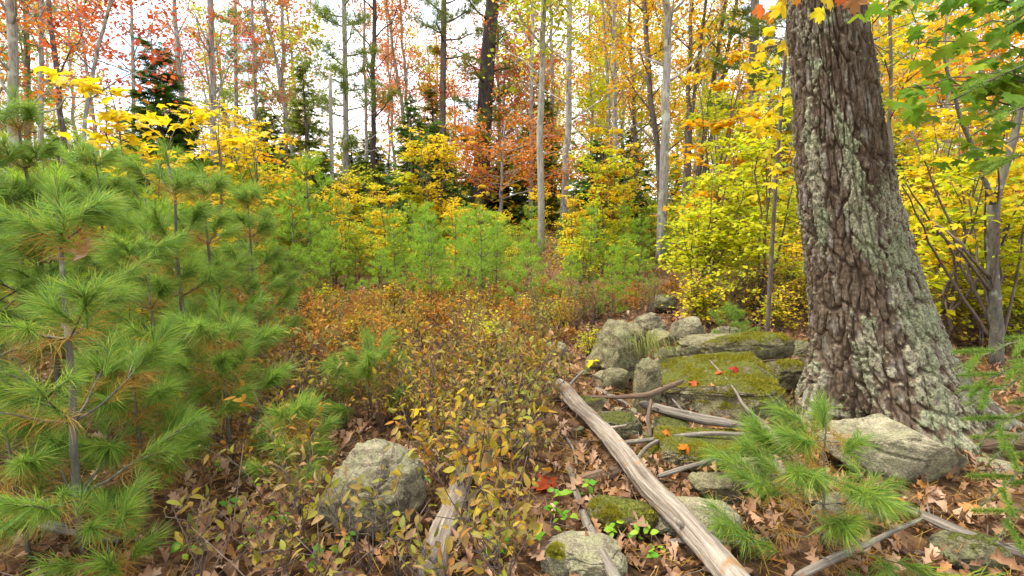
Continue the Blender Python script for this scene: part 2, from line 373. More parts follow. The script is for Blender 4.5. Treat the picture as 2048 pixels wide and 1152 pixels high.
# ------------------------------------------------------------------ the great oak
OAKY = 3.45
def oak():
    rows = [(-420, 1608, 64), (0, 1646, 74), (200, 1669, 82), (400, 1694, 94), (500, 1712, 103), (600, 1732, 115),
            (700, 1754, 135), (750, 1767, 151), (800, 1781, 173), (850, 1798, 205), (900, 1812, 250), (960, 1822, 310)]
    zs, cx, rd = [], [], []
    for py, px, hw in rows:
        p = at(px, py, OAKY); dep = (p-CP) @ FW
        zs.append(p[2]); cx.append(p[0]); rd.append(hw/FPX*dep*0.89)
    zs = A(zs); cx = A(cx); rd = A(rd); o = np.argsort(zs); zs = zs[o]; cx = cx[o]; rd = rd[o]
    base = A([np.interp(0, zs, cx), OAKY, 0])
    zz = np.concatenate([np.linspace(-.22, 2.95, 540), np.linspace(3.0, 8.5, 60)])
    nth = 420; th = np.arange(nth)*2*pi/nth
    Cx = np.interp(zz, zs, cx); Rr = np.interp(zz, zs, rd)
    k = np.ones(9)/9; Rs = np.convolve(np.pad(Rr, 4, 'edge'), k, 'valid'); Cs = np.convolve(np.pad(Cx, 4, 'edge'), k, 'valid')
    top = zz > 2.9; Rs[top] = Rs[zz <= 2.9][-1]*(1-.07*(zz[top]-2.9)); Cs[top] = Cs[zz <= 2.9][-1] - .05*(zz[top]-2.9)
    Z, T = np.meshgrid(zz, th, indexing='ij'); z = Z.ravel(); t = T.ravel()
    R0 = np.repeat(Rs, nth); C0 = np.repeat(Cs, nth)
    low = np.exp(-np.maximum(z, 0)/.30)
    flare = 1 + low*(.16*np.cos(4*t+.6)+.10*np.cos(7*t+2)) 
    p3 = np.stack([np.cos(t)*3, np.sin(t)*3, z*1.3], 1)
    rad = R0*flare + .018*fbm(p3, 3, 9)
    per = 42
    wp = (.28+.3*low)*vnoise(np.stack([np.cos(t)*5, np.sin(t)*5, z*3], 1), 21) + .22*vnoise(np.stack([np.cos(t)*11, np.sin(t)*11, z*13], 1), 22)
    u = t/(2*pi)*per + wp; v = z/.20 + .5*vnoise(np.stack([np.cos(t)*4, np.sin(t)*4, z*2], 1), 23)
    F1, F2 = worley2(u, v, per, 4); e = F2-F1
    ridge = sstep(.02, .20, e)
    u2 = t/(2*pi)*92 + wp*2; f1, f2 = worley2(u2, z/.09, 92, 8)
    fine = sstep(0, .35, f2-f1)
    gr = fbm(np.stack([np.cos(t)*30, np.sin(t)*30, z*34], 1), 4, 31)
    deep = .022 + .006*low
    # crusty lichen patches
    pn = fbm(np.stack([np.cos(t)*2.6, np.sin(t)*2.6, z*2.2], 1), 4, 52)
    spk = fbm(np.stack([np.cos(t)*19, np.sin(t)*19, z*24], 1), 4, 61)
    face = np.cos(t - radians(-68))                       # the side that carries most lichen
    lich = .55*face*sstep(1.95, 1.45, z) + 1.35*pn + .85*spk + .3*ridge - .40 - .5*sstep(1.6, 2.2, z) + .25*low
    lm = sstep(.25, .55, lich)
    rad = rad + deep*(ridge-.75) + .004*(fine-.5) + .0055*gr - .010*sstep(.13, 0, np.abs(vnoise(np.stack([np.cos(t)*9, np.sin(t)*9, z*1.6], 1), 77))) + lm*(.006+.008*np.abs(spk))
    x = C0 + rad*np.cos(t) - base[0]; y = rad*np.sin(t)
    n = len(zz); i = np.arange(n-1)[:, None]*nth; j = np.arange(nth)[None, :]; j2 = (j+1) % nth
    F = np.stack([i+j, i+j2, i+nth+j2, i+nth+j], -1).reshape(-1, 4)
    m = bpy.data.materials.new('oak_bark'); tt = ns(m); tcn = N(tt, "ShaderNodeTexCoord")
    mpn = N(tt, "ShaderNodeMapping", {'Vector': tcn.outputs['Object'], 'Scale': (1, 1, .16)})
    a = N(tt, "ShaderNodeTexNoise", {'Vector': mpn.outputs[0], 'Scale': 34.0, 'Detail': 7.0, 'Roughness': .7})
    b = N(tt, "ShaderNodeTexNoise", {'Vector': tcn.outputs['Object'], 'Scale': 110.0, 'Detail': 5.0, 'Roughness': .7})
    col = ramp(tt, a.outputs[0], [(.28, (.024, .017, .011)), (.45, (.085, .057, .034)), (.55, (.145, .102, .066)), (.70, (.25, .21, .16))])
    col = mixc(tt, .6, col, ramp(tt, b.outputs[0], [(.3, (.4, .38, .36)), (.65, (1.2, 1.2, 1.2))]), 'MULTIPLY')
    ra = N(tt, "ShaderNodeAttribute", attribute_name='plate'); wn = N(tt, "ShaderNodeTexNoise", {'Vector': mpn.outputs[0], 'Scale': 14.0, 'Detail': 4.0})
    col = mixc(tt, math_(tt, 'MULTIPLY', ra.outputs['Fac'], ramp(tt, wn.outputs[0], [(.50, (0, 0, 0)), (.62, (.8, .8, .8))])), col, (.27, .25, .21))
    la = N(tt, "ShaderNodeAttribute", attribute_name='lichen')
    d = N(tt, "ShaderNodeTexNoise", {'Vector': tcn.outputs['Object'], 'Scale': 75.0, 'Detail': 5.0, 'Roughness': .75})
    w = N(tt, "ShaderNodeTexNoise", {'Vector': tcn.outputs['Object'], 'Scale': 4.0, 'Detail': 3.0})
    hue = mixc(tt, ramp(tt, w.outputs[0], [(.42, (0, 0, 0)), (.6, (1, 1, 1))]), (.27, .29, .165), (.36, .325, .22))
    lc = mixc(tt, ramp(tt, d.outputs[0], [(.36, (0, 0, 0)), (.58, (1, 1, 1))]), (.055, .06, .032), hue)
    lf = math_(tt, 'MULTIPLY', la.outputs['Fac'], ramp(tt, d.outputs[0], [(.30, (.2, .2, .2)), (.5, (1, 1, 1))]))
    col = mixc(tt, lf, col, lc)
    bp = N(tt, "ShaderNodeBump", {'Height': math_(tt, 'ADD', a.outputs[0], math_(tt, 'MULTIPLY', d.outputs[0], .7)), 'Strength': .8, 'Distance': .012})
    pb = N(tt, "ShaderNodeBsdfPrincipled", {'Base Color': col, 'Roughness': .85, 'Specular IOR Level': .25, 'Normal': bp.outputs[0]})
    N(tt, "ShaderNodeOutputMaterial", {0: pb.outputs[0]})
    mb = MB(); mb.add(np.stack([x, y, z], 1), F); me = mb.mesh('trunk', m)
    at_ = me.attributes.new('lichen', 'FLOAT', 'POINT'); at_.data.foreach_set('value', lm.astype(np.float32)); me.attributes.new('plate', 'FLOAT', 'POINT').data.foreach_set('value', sstep(.30, .55, e).astype(np.float32))
    root = thing('oak_tree', 'massive old oak with furrowed brown bark, pale lichen and flared root', 'tree', base)
    obj('trunk', me, root)
    # limbs and high crown, above the picture
    lv = MB(); r = np.random.default_rng(5)
    topc = A([Cs[-1]-base[0], 0, 8.3])
    for k_ in range(5):
        az = k_*2*pi/5+.4; P = []; s = np.linspace(0, 1, 6)
        for q in s: P.append(topc + A([cos(az)*3.0*q, sin(az)*3.0*q, -.6 + 2.6*q]) + .1*r.standard_normal(3)*q)
        wb = MB(); wb.tube(P, .16*(1-s*.8), 8); obj('limb', wb.mesh('limb', B['brown']), root)
        nL = 260; c = A(P)[r.integers(2, 6, nL)] + r.standard_normal((nL, 3))*A([.6, .6, .4])
        lv.scatter(OAKL[0], c, leaf_frames(nL, r), r.uniform(.13, .18, nL))
    obj('crown', lv.mesh('crown', L['gold']), root)
    return root
oak()

# ------------------------------------------------------------------ stones
_ico = {}
def ico(sub):
    if sub not in _ico:
        bm = bmesh.new(); bmesh.ops.create_icosphere(bm, subdivisions=sub, radius=1)
        bm.verts.ensure_lookup_table(); V = A([v.co[:] for v in bm.verts]); F = A([[v.index for v in f.verts] for f in bm.faces]); bm.free()
        _ico[sub] = (nrm(V), F)
    return _ico[sub]
ROCKS = {}
def stone(key, x0, x1, yt, yb, mat, label, thick=.8, box=.75, cuts=6, rough=.06, z0=None, seed=0, sink=.25, tilt=(0, 0), rz=0, sub=5, name='stone', Y=None):
    r = np.random.default_rng(100+seed)
    g = G((x0+x1)/2, yb, z0) if Y is None else at((x0+x1)/2, yb, Y)
    dep = (g-CP) @ FW; w = (x1-x0)/FPX*dep; ty = w*thick
    top = at((x0+x1)/2, yt, g[1]+ty*.45)[2]; h = max(.04, top-g[2])
    V, F = ico(sub); d = V.copy()
    p = np.sign(d)*np.abs(d)**box; p = p/np.max(np.abs(p), axis=0)
    for _ in range(cuts):
        nv = nrm(r.standard_normal(3)*A([1, 1, .7])); lim = r.uniform(.62, .92); q = p @ nv
        p = p - np.outer(np.maximum(q-lim, 0)*.95, nv)
    p = p + d*(rough*1.3*fbm(d*1.8+seed*3.1, 5, seed))[:, None] + d*(rough*.55*fbm(d*7+seed, 5, seed+3))[:, None]
    p = p - d*(.075*sstep(.10, 0, np.abs(vnoise(d*A([1.6, 1.6, 3.0])+seed*1.7, seed+9))) + .04*sstep(.08, 0, np.abs(vnoise(d*4.1+seed, seed+12))))[:, None]
    p = p/np.max(np.abs(p), axis=0)
    hh = h*(1+sink)
    p = p*A([w/2, ty/2, hh/2])
    a, b = tilt; c, s = cos(a), sin(a); p = p @ A([[1, 0, 0], [0, c, s], [0, -s, c]]); c, s = cos(b), sin(b); p = p @ A([[c, 0, -s], [0, 1, 0], [s, 0, c]])
    c, s = cos(rz), sin(rz); p = p @ A([[c, s, 0], [-s, c, 0], [0, 0, 1]])
    ctr = A([g[0], g[1]+ty/2, g[2] + h - hh/2])
    base = A([ctr[0], ctr[1], g[2]]); p = p + (ctr-base)
    mb = MB(); mb.add(p, F); o = obj(name, mb.mesh(name, RK[mat]), None, base)
    tag(o, label, 'rock', 'stones of the tumbled old wall')
    ROCKS[key] = (o, p, F, base); return o
ST = [
 ('ball', 612, 838, 886, 1096, 'granite', 'large round grey boulder standing among the huckleberry stems', .9, 1.0, 1, .06),
 ('slab', 1318, 1602, 738, 852, 'slab', 'broad flat slab with its top covered in green moss', .95, .45, 3, .05),
 ('long', 1412, 1606, 668, 732, 'mossy', 'long rounded stone with a yellow-green moss cap', .42, .7, 3, .06),
 ('flatb', 1370, 1515, 674, 722, 'greymoss', 'flat grey stone behind the long moss-capped stone', .6, .6, 4, .06),
 ('upright', 1268, 1326, 708, 826, 'greymoss', 'upright narrow grey stone on end beside the mossy slab', .55, .6, 5, .09),
 ('big', 1178, 1318, 638, 764, 'greymoss', 'largest angular boulder of the wall, with grass hanging from it', .85, .75, 7, .08),
 ('bigr', 1276, 1345, 626, 676, 'granite', 'grey stone tucked behind the largest angular boulder', .9, .8, 4, .07),
 ('small', 1298, 1352, 658, 698, 'greymoss', 'small round stone wedged between two larger boulders', .9, .85, 3, .07),
 ('round', 1350, 1424, 632, 694, 'granite', 'rounded grey boulder beside a little bright pine seedling', .8, .8, 4, .06),
 ('far', 1306, 1358, 588, 628, 'green', 'weathered greenish stone among the far brush of the wall line', .9, .8, 4, .07),
 ('shelf', 1286, 1576, 876, 948, 'slab', 'low mossy ledge stone with sticks lying along it', .50, .5, 4, .05),
 ('egg', 1188, 1294, 828, 890, 'green', 'smooth dull green stone beside the fallen log', .8, .85, 2, .04),
 ('wedge', 1306, 1396, 840, 886, 'green', 'small greenish stone propped under the weathered branch', .8, .75, 3, .05),
 ('under', 1178, 1330, 1000, 1082, 'mossy', 'mossy stone pinned under the fallen log', .7, .75, 4, .06),
 ('under2', 1322, 1504, 1012, 1112, 'pale', 'pale lichened stone on the right side of the fallen log', .7, .75, 5, .06),
 ('corner', 1084, 1270, 1088, 1200, 'pale', 'pale stone with a round lichen patch and moss cushion', .8, .8, 3, .05),
 ('pointed', 1690, 1990, 838, 980, 'pale', 'big pale angular rock at the foot of the oak', .55, .6, 7, .05),
 ('behindp', 1486, 1590, 922, 1004, 'pale', 'pale grey stone behind the needles of the pine seedling', .8, .7, 5, .06),
 ('flatr', 1640, 1790, 1000, 1062, 'granite', 'flat grey stone lying behind the foreground seedling stem', .6, .6, 4, .05),
 ('sliver', 1986, 2060, 918, 962, 'pale', 'small pale stone below the mossy log by the oak', .9, .8, 3, .05),
 ('yellowish', 1206, 1264, 738, 790, 'greymoss', 'blocky yellowish stone left of the upright stone', .8, .6, 5, .06),
 ('nub', 1152, 1198, 794, 828, 'green', 'little stone poking from the leaves beyond the log end', .9, .8, 3, .06),
 ('leftb', 1086, 1136, 684, 730, 'granite', 'grey stone half hidden in twigs left of the largest boulder', .8, .65, 6, .07),
 ('rightb', 1592, 1640, 682, 726, 'green', 'dark stone between the long stone and the oak', .9, .8, 4, .06),
 ('rightc', 1540, 1640, 722, 790, 'mossy', 'dark mossy stone wedged against the oak trunk', .8, .75, 4, .07),
 ('hid', 982, 1040, 766, 812, 'pale', 'pale stone half hidden in huckleberry leaves', .9, .8, 3, .06),
 ('hid2', 996, 1072, 858, 922, 'mossy', 'mossy stone hidden behind huckleberry stems', .9, .8, 3, .06),
 ('seed', 1430, 1505, 655, 690, 'granite', 'low stone behind the little bright pine seedling', .8, .8, 3, .06),
 ('plate', 1330, 1462, 692, 730, 'greymoss', 'thin flat slab between the rounded boulder and the mossy slab', .6, .5, 5, .06),
 ('plate2', 1556, 1655, 930, 985, 'mossy', 'thin mossy slab right of the low ledge', .6, .5, 5, .06),
 ('plate3', 1388, 1500, 955, 1008, 'greymoss', 'thin lichened slab below the low ledge', .6, .5, 5, .06),
 ('lich', 1905, 2050, 1076, 1150, 'green', 'dark stone crusted with green lichen at the lower right', .7, .75, 4, .06),
]
for i, s_ in enumerate(ST):
    key, x0, x1, yt, yb, mt, lab, th_, bx_, ct, rg = s_
    kw = {}
    if key == 'slab': kw = dict(tilt=(.12, -.10), rz=-.12)
    if key == 'long': kw = dict(z0=.10, sink=.05, tilt=(0, -.05))
    if key == 'flatb': kw = dict(z0=.10, sink=.05)
    if key == 'upright': kw = dict(tilt=(-.12, .08), sink=.2)
    if key == 'pointed': kw = dict(tilt=(0, .16), rz=-.15)
    stone(key, x0, x1, yt, yb, mt, lab, th_, bx_, ct, rg, seed=i, sub=6 if (x1-x0)*(yb-yt) > 18000 else 5, **kw)

r = np.random.default_rng(19); FILL = []
for i in range(60):
    px = r.uniform(1120, 1640); lo = np.interp(px, [1120, 1250, 1640], [740, 690, 720]); py = r.uniform(lo, np.interp(px, [1120, 1640], [900, 990])); w_ = r.uniform(34, 84)*(.7+.3*py/900)
    if any(abs(px-a)+abs(py-b) < 50 for a, b in FILL): continue
    FILL.append((px, py)); wh = 'behind the mossy slab' if py < 760 else 'between the slab and the low ledge' if py < 880 else 'below the low ledge'
    o = stone('f%d' % i, px-w_/2, px+w_/2, py-w_*r.uniform(.35, .6), py, ['green', 'greymoss', 'pale', 'mossy', 'granite'][i % 5], 'small angular %s stone in the rubble %s' % (['greenish', 'lichened', 'pale', 'mossy', 'grey'][i % 5], wh), r.uniform(.6, .9), r.uniform(.55, .8), 7, .07, seed=60+i, sub=4, sink=.3, rz=r.uniform(-.5, .5), tilt=(r.uniform(-.2, .2), r.uniform(-.25, .25)))
# moss cushions as real blades
def moss_on(key, n, h, thr=.55, seed=0, lab=None):
    o, p, F, base = ROCKS[key]; r = np.random.default_rng(seed)
    a, b, c = p[F[:, 0]], p[F[:, 1]], p[F[:, 2]]; cr = np.cross(b-a, c-a); ar = np.linalg.norm(cr, axis=1); nn = nrm(cr)
    w = ar*(nn[:, 2] > thr); idx = r.choice(len(F), n*2, p=w/w.sum()); u = r.random((n*2, 2)); fl = u.sum(1) > 1; u[fl] = 1-u[fl]
    P = a[idx] + (b-a)[idx]*u[:, :1] + (c-a)[idx]*u[:, 1:]
    keep = fbm(P*7+seed, 5, 5) + .12*r.standard_normal(len(P)) > -.05; P = P[keep][:n]; nn = nn[idx][keep][:n]
    d = nrm(nn + .5*r.standard_normal(nn.shape)); 
    mb = MB(); tm = (A([[-.22, 0, 0], [.22, 0, 0], [0, 1, 0]]), A([[0, 1, 2]]))
    mb.scatter(tm, P - d*.002, frames(d, r.standard_normal(d.shape)), r.uniform(.5, 1.2, len(P))*h*(1+.8*np.clip(fbm(P*14, 2, 8), -.6, 1)))
    q = obj('moss', mb.mesh('moss', L['moss']), o); q['kind'] = 'stuff'
moss_on('slab', 26000, .014, .6, 1); moss_on('long', 7000, .013, .7, 2); moss_on('shelf', 12000, .012, .75, 3)
moss_on('rightc', 3000, .014, .6, 4); moss_on('under', 6000, .012, .5, 5)

# ------------------------------------------------------------------ logs and sticks
def stick(pts, wpx, mat, label, lift=.02, name='fallen_branch', k=9, bumps=.10, knobs=0, seed=0, cat='branch', sub=7, absz=None):
    r = np.random.default_rng(300+seed); P = []; W = []
    for i, q in enumerate(pts):
        zq = q[2] if len(q) > 2 else None
        px, py = q[0], q[1]
        if zq is None: g = G(px, py); g = g + A([0, 0, 0])
        else: g = G(px, py, zq)
        P.append(g); dep = (g-CP) @ FW
        W.append((wpx if np.isscalar(wpx) else wpx[i])/2/FPX*dep)
    P = A(P); W = A(W); n0 = len(P); n = (n0-1)*sub+1; s = np.linspace(0, n0-1, n)
    Q = np.stack([np.interp(s, np.arange(n0), P[:, c]) for c in range(3)], 1); R = np.interp(s, np.arange(n0), W)
    kk = np.ones(5)/5
    if n0 > 2:
        for c in range(3): Q[:, c] = np.convolve(np.pad(Q[:, c], 2, 'reflect', reflect_type='odd'), kk, 'valid')
    Q += .22*R[:, None]*np.stack([vnoise(np.stack([s*1.3+seed, s*0, s*0+c], 1), 70) for c in range(3)], 1)
    Q[:, 2] += R*.75
    R = R*(1+.14*vnoise(np.stack([s*1.1, s*0+seed, s*0], 1), 71)); R[-1] *= .55; R[0] *= .7
    base = A([Q[0][0], Q[0][1], Q[0][2]]); mb = MB()
    th_ = np.arange(k)*2*pi/k; sl = np.concatenate([[0], np.cumsum(np.linalg.norm(np.diff(Q, axis=0), axis=1))])
    SS, TT = np.meshgrid(sl, th_, indexing='ij'); gx = np.stack([np.cos(TT).ravel(), np.sin(TT).ravel(), SS.ravel()], 1)
    mul = 1 + .19*fbm(gx*A([2.2, 2.2, 3.0])+seed*5, 3, 81).reshape(n, k)
    mb.tube(Q-base, R, k, 0, bumps*.25, r, mul); gr_ = gx*A([np.mean(R), np.mean(R), 1.])
    for _ in range(knobs):
        i = r.integers(2, n-2); d = nrm(A([r.standard_normal(), r.standard_normal(), .9])); l = R[i]*r.uniform(2, 4.5)
        mb.tube([Q[i]-base, Q[i]-base+d*l*.6, Q[i]-base+d*l+r.standard_normal(3)*.01], [R[i]*.35, R[i]*.22, R[i]*.10], 6, 0)
    me = mb.mesh(name, B[mat]); ga = np.vstack(mb.V); ga = ga.copy(); ga[:len(gr_)] = gr_
    me.attributes.new('grain', 'FLOAT_VECTOR', 'POINT').data.foreach_set('vector', ga.astype(np.float32).ravel())
    o = obj(name, me, None, base); return tag(o, label, cat, 'fallen wood on the stones')
stick([(1116, 772, .08), (1160, 828, .09), (1212, 880, .11), (1292, 980, .13), (1376, 1074, .15), (1540, 1262, .13)], [20, 31, 33, 40, 44, 50], 'log', 'long pale weathered log slanting across the stones', name='fallen_log', k=36, bumps=.10, knobs=3, seed=1, cat='log', sub=24)
stick([(936, 945, .05), (915, 1010, .06), (893, 1075, .06), (858, 1180, .05)], [34, 42, 50, 54], 'log', 'short broken pale log with split bark beside the round boulder', name='fallen_log', k=32, bumps=.14, knobs=1, seed=2, cat='log', sub=20)
stick([(1136, 930, .05), (1158, 1010, .06), (1182, 1075, .12), (1205, 1120, .14), (1240, 1180, .12)], [9, 14, 20, 22, 26], 'stick', 'crooked grey bare branch left of the fallen log', k=10, knobs=2, seed=3)
stick([(1282, 815, .10), (1350, 835, .12), (1430, 852, .12), (1535, 862, .12)], [17, 22, 20, 10], 'stick', 'thick weathered driftwood-like branch lying before the mossy slab', k=10, knobs=3, seed=4)
stick([(1165, 795, .10), (1240, 798, .14), (1290, 795, .2), (1330, 782, .24), (1366, 765, .26)], [5, 8, 10, 13, 8], 'rot', 'dark forked branch tip raised above the driftwood branch', k=8, knobs=2, seed=5)
stick([(1300, 878, .1), (1295, 840, .16), (1302, 802, .2)], [7, 8, 7], 'rot', 'thin upright brown stick leaning on the dark forked branch', k=6, seed=6)
stick([(1240, 892, .06), (1330, 878, .1), (1420, 870, .14), (1530, 872, .14)], [11, 9, 8, 6], 'stick', 'thin curved stick along the top of the low ledge', k=8, knobs=1, seed=7)
stick([(1272, 924, .08), (1292, 898, .1), (1318, 884, .12)], [7, 8, 9], 'stick', 'short bent stick by the left end of the low ledge', k=8, seed=8)
stick([(1316, 958, .08), (1370, 940, .1), (1432, 920, .12)], [10, 9, 8], 'stick', 'short pale stick propped below the low ledge', k=8, seed=9)
stick([(1336, 1086, .1), (1420, 1086, .1), (1510, 1090, .08)], [9, 9, 8], 'stick', 'straight thin stick passing under the fallen log', k=8, seed=10)
stick([(1152, 972, .03), (1200, 960, .03), (1252, 945, .04)], [20, 22, 20], 'rot', 'short brown rotten stick left of the fallen log', k=10, seed=11)
stick([(1742, 995, .06), (1810, 1022, .08), (1900, 1062, .08), (2075, 1125, .06)], [10, 15, 18, 20], 'stick', 'long straight grey branch running out below the pale rock', k=10, knobs=3, seed=12)
stick([(1590, 1160, .05), (1690, 1115, .06), (1770, 1075, .10), (1846, 1038, .14)], [15, 14, 11, 7], 'stick', 'curved branch with a lifted end in front of the pine seedling', k=8, knobs=1, seed=13)
stick([(1530, 860, .1), (1570, 893, .08), (1612, 940, .05)], [13, 15, 14], 'stick', 'short grey branch right of the low ledge', k=8, seed=14)
stick([(1772, 1078, .03), (1812, 1108, .03), (1868, 1150, .02)], [7, 8, 7], 'rot', 'slim brown stick in the oak leaves below the long grey branch', k=6, seed=15)
stick([(90, 1058, .05), (160, 1066, .06), (240, 1088, .05)], [22, 24, 18], 'stick', 'mossy short log under the tall pine sapling', name='fallen_log', k=10, seed=16, cat='log')
stick([(1955, 898, .03), (2010, 896, .05), (2110, 900, .05)], [34, 38, 40], 'rot', 'mossy dark log end at the root of the oak', name='fallen_log', k=12, seed=17, cat='log')
stick([(1700, 842, .03), (1722, 815, .10), (1742, 790, .2)], [5, 4, 3], 'stick', 'slender bare twig leaning on the oak base', k=6, seed=18)
stick([(1420, 722, .22), (1470, 780, .2), (1490, 818, .14), (1560, 872, .1)], [4, 4, 6, 4], 'stick', 'thin straight twig lying across the mossy slab', k=6, seed=19)
stick([(1440, 730, .2), (1500, 728, .2), (1555, 720, .22)], [4, 5, 3], 'rot', 'knobbly twig on the back edge of the mossy slab', k=6, knobs=3, seed=20)
stick([(1118, 800, .06), (1140, 770, .12), (1168, 742, .2)], [8, 7, 4], 'stick', 'pale forked stick at the upper end of the fallen log', k=8, knobs=2, seed=21)
stick([(1190, 780, .06), (1215, 790, .06), (1262, 815, .05)], [9, 8, 6], 'stick', 'grey stick behind the upper end of the fallen log', k=8, seed=22)
stick([(1120, 860, .04), (1145, 895, .04), (1155, 930, .04), (1140, 985, .03)], [5, 6, 5, 4], 'stick', 'kinked grey twig on the leaves left of the log', k=6, seed=23)
stick([(1160, 1040, .03), (1230, 1000, .03), (1290, 985, .06)], [6, 7, 5], 'stick', 'thin stick reaching under the fallen log from the leaves', k=6, seed=24)
stick([(960, 915, .04), (1040, 905, .05), (1080, 890, .05)], [7, 7, 5], 'stick', 'slim grey stick behind the huckleberry stems', k=6, seed=25)
stick([(1480, 945, .1), (1600, 905, .12), (1640, 872, .14)], [4, 4, 3], 'stick', 'fine dead twig behind the pine seedling', k=5, seed=26)

# ------------------------------------------------------------------ needle tufts
def tuft_mesh(n, length, w, spread, droop, seed, mat, stem=.05):
    r = np.random.default_rng(seed); V = []; F = []; mb = MB()
    th = r.uniform(0, 2*pi, n); an = np.abs(r.normal(spread, spread*.45, n)); s0 = r.uniform(0, 1, n)
    l = length*r.uniform(.75, 1.1, n)
    d = np.stack([np.sin(an)*np.cos(th), np.cos(an), np.sin(an)*np.sin(th)], 1)
    o = np.stack([0*s0, -stem*s0, 0*s0], 1)
    side = nrm(np.cross(d, r.standard_normal((n, 3))))*w/2
    m1 = o + d*l[:, None]*.5 + A([0, 0, -droop*.25])*l[:, None]; e = o + d*l[:, None] + A([0, 0, -droop])*l[:, None]
    Vv = np.stack([o-side*.7, o+side*.7, m1+side, m1-side, e], 1).reshape(-1, 3)
    b = np.arange(n)[:, None]*5
    mb.add(Vv, b + A([[0, 1, 2, 3]])); mb.F.append(b + A([[3, 2, 4]])); mb.M.append(np.zeros(n, np.int32))
    return mb, mb.mesh('needle_tuft', L[mat])
TUFT = [tuft_mesh(125, .115, .0024, .52+.04*i, .12+.07*i, i, 'needle', .12)[1] for i in range(5)]
TUFTG = [tuft_mesh(60, .10, .0020, .9, .45, 20+i, 'needle_gold', .12)[1] for i in range(3)]
def tuft_tm(n, length, w, spread, droop, seed):
    mb, me = tuft_mesh(n, length, w, spread, droop, seed, 'needle'); bpy.data.meshes.remove(me)
    V = np.vstack(mb.V); Q = mb.F[0]; T = mb.F[1]
    F = np.vstack([np.stack([Q[:, 0], Q[:, 1], Q[:, 2]], 1), np.stack([Q[:, 0], Q[:, 2], Q[:, 3]], 1), T]); return V, F

def pine_plan(h, r, whorl=.26, spread=.42, n0=5, start=.2, up=.45, side=3):
    """branches of a young white pine: list of (branch points, radius, tufts[(pos, dir)])"""
    out = []; z = start
    while z < h-.04:
        f = (h-z)/h; L_ = h*spread*(f**.8)*.9 + .10
        for b in range(n0):
            az = b*2*pi/n0 + r.uniform(-.4, .4) + z*5; el = up + .35*(1-f) + .12*r.standard_normal()
            ll = L_*r.uniform(.7, 1.15); s = np.linspace(0, 1, 5)
            P = np.stack([cos(az)*cos(el)*ll*s, sin(az)*cos(el)*ll*s, z + sin(el)*ll*s**1.25 - .05*ll*s*(1-s)], 1) + .012*r.standard_normal((5, 3))*s[:, None]
            tf = []; tip = nrm(P[-1]-P[-2]); tf.append((P[-1], tip, 1.0))
            tw = []
            for q in range(side if ll > .2 else 1):
                t = r.uniform(.4, .9); p0 = A([np.interp(t, s, P[:, c]) for c in range(3)])
                sd = nrm(tip + nrm(np.cross(tip, [0, 0, 1.]))*r.choice([-1, 1])*r.uniform(.5, 1.0) + A([0, 0, .15])); l2 = ll*r.uniform(.22, .4)
                tw.append((p0, p0+sd*l2)); tf.append((p0+sd*l2, sd, r.uniform(.75, 1)))
            if ll > .3: tf.append((P[3], tip, .85))
            out.append((P, tw, tf, f))
        z += whorl*r.uniform(.85, 1.15)
    return out
def bend_stem(h, lean, r, k=7):
    s = np.linspace(0, 1, k); P = np.stack([lean[0]*s**1.2, lean[1]*s**1.2, h*s], 1); P[1:-1, :2] += .006*h*r.standard_normal((k-2, 2)); return P
UPS = {20: .12}
def near_pine(base, h, label, seed, rad=.016, spread=.42, whorl=.27, start=.2, n0=5, lean=(0, 0), gold=.16, ts=1.0, side=3, name='pine_sapling', group='young pines in the clearing'):
    r = np.random.default_rng(500+seed); root = thing(name, label, 'pine', base, group)
    S = bend_stem(h, lean, r); mb = MB(); mb.tube(S, np.linspace(rad, rad*.25, len(S)), 8, 0, .05, r); obj('trunk', mb.mesh('trunk', B['sapling']), root)
    def ax(z): return A([np.interp(z, S[:, 2], S[:, 0]), np.interp(z, S[:, 2], S[:, 1]), 0])
    for P, tw, tf, f in pine_plan(h, r, whorl, spread, n0, start, UPS.get(seed, .45), side=side):
        if seed == 20 and P[-1][0] > .10 and P[-1][2] > .26: continue
        off = ax(P[0][2]); mb = MB(); br = rad*.42*(.4+.6*f); mb.tube(P+off, np.linspace(br, br*.35, 5), 5)
        for a, b in tw: mb.tube([a+off, (a+b)/2+off+[0, 0, .004], b+off], [br*.5, br*.4, br*.25], 4)
        bo = obj('branch', mb.mesh('branch', B['sapling']), root)
        for p, d, s in tf:
            R = frames(A([d]), A([[.15*r.standard_normal(), .15*r.standard_normal(), 1.]]))[0]
            obj('needle_tuft', TUFT[r.integers(5)], bo, M=mat4(R, p+off, s*ts*r.uniform(.85, 1.15)))
        if r.random() < gold*3 and len(P) > 2:
            p = P[2]+off; R = frames(A([nrm(P[3]-P[2])]), A([[0, 0, 1.]]))[0]
            g = obj('needle_tuft', TUFTG[r.integers(3)], bo, M=mat4(R, p, ts*r.uniform(.9, 1.2))); g['label'] = 'golden dying needle tuft'
    R = frames(A([[0, 0, 1.]]), A([[1., 0, 0]]))[0]; bo = root
    obj('needle_tuft', TUFT[0], root, M=mat4(R, S[-1], ts))
    return root
def px_base(px, py): g = G(px, py); return g
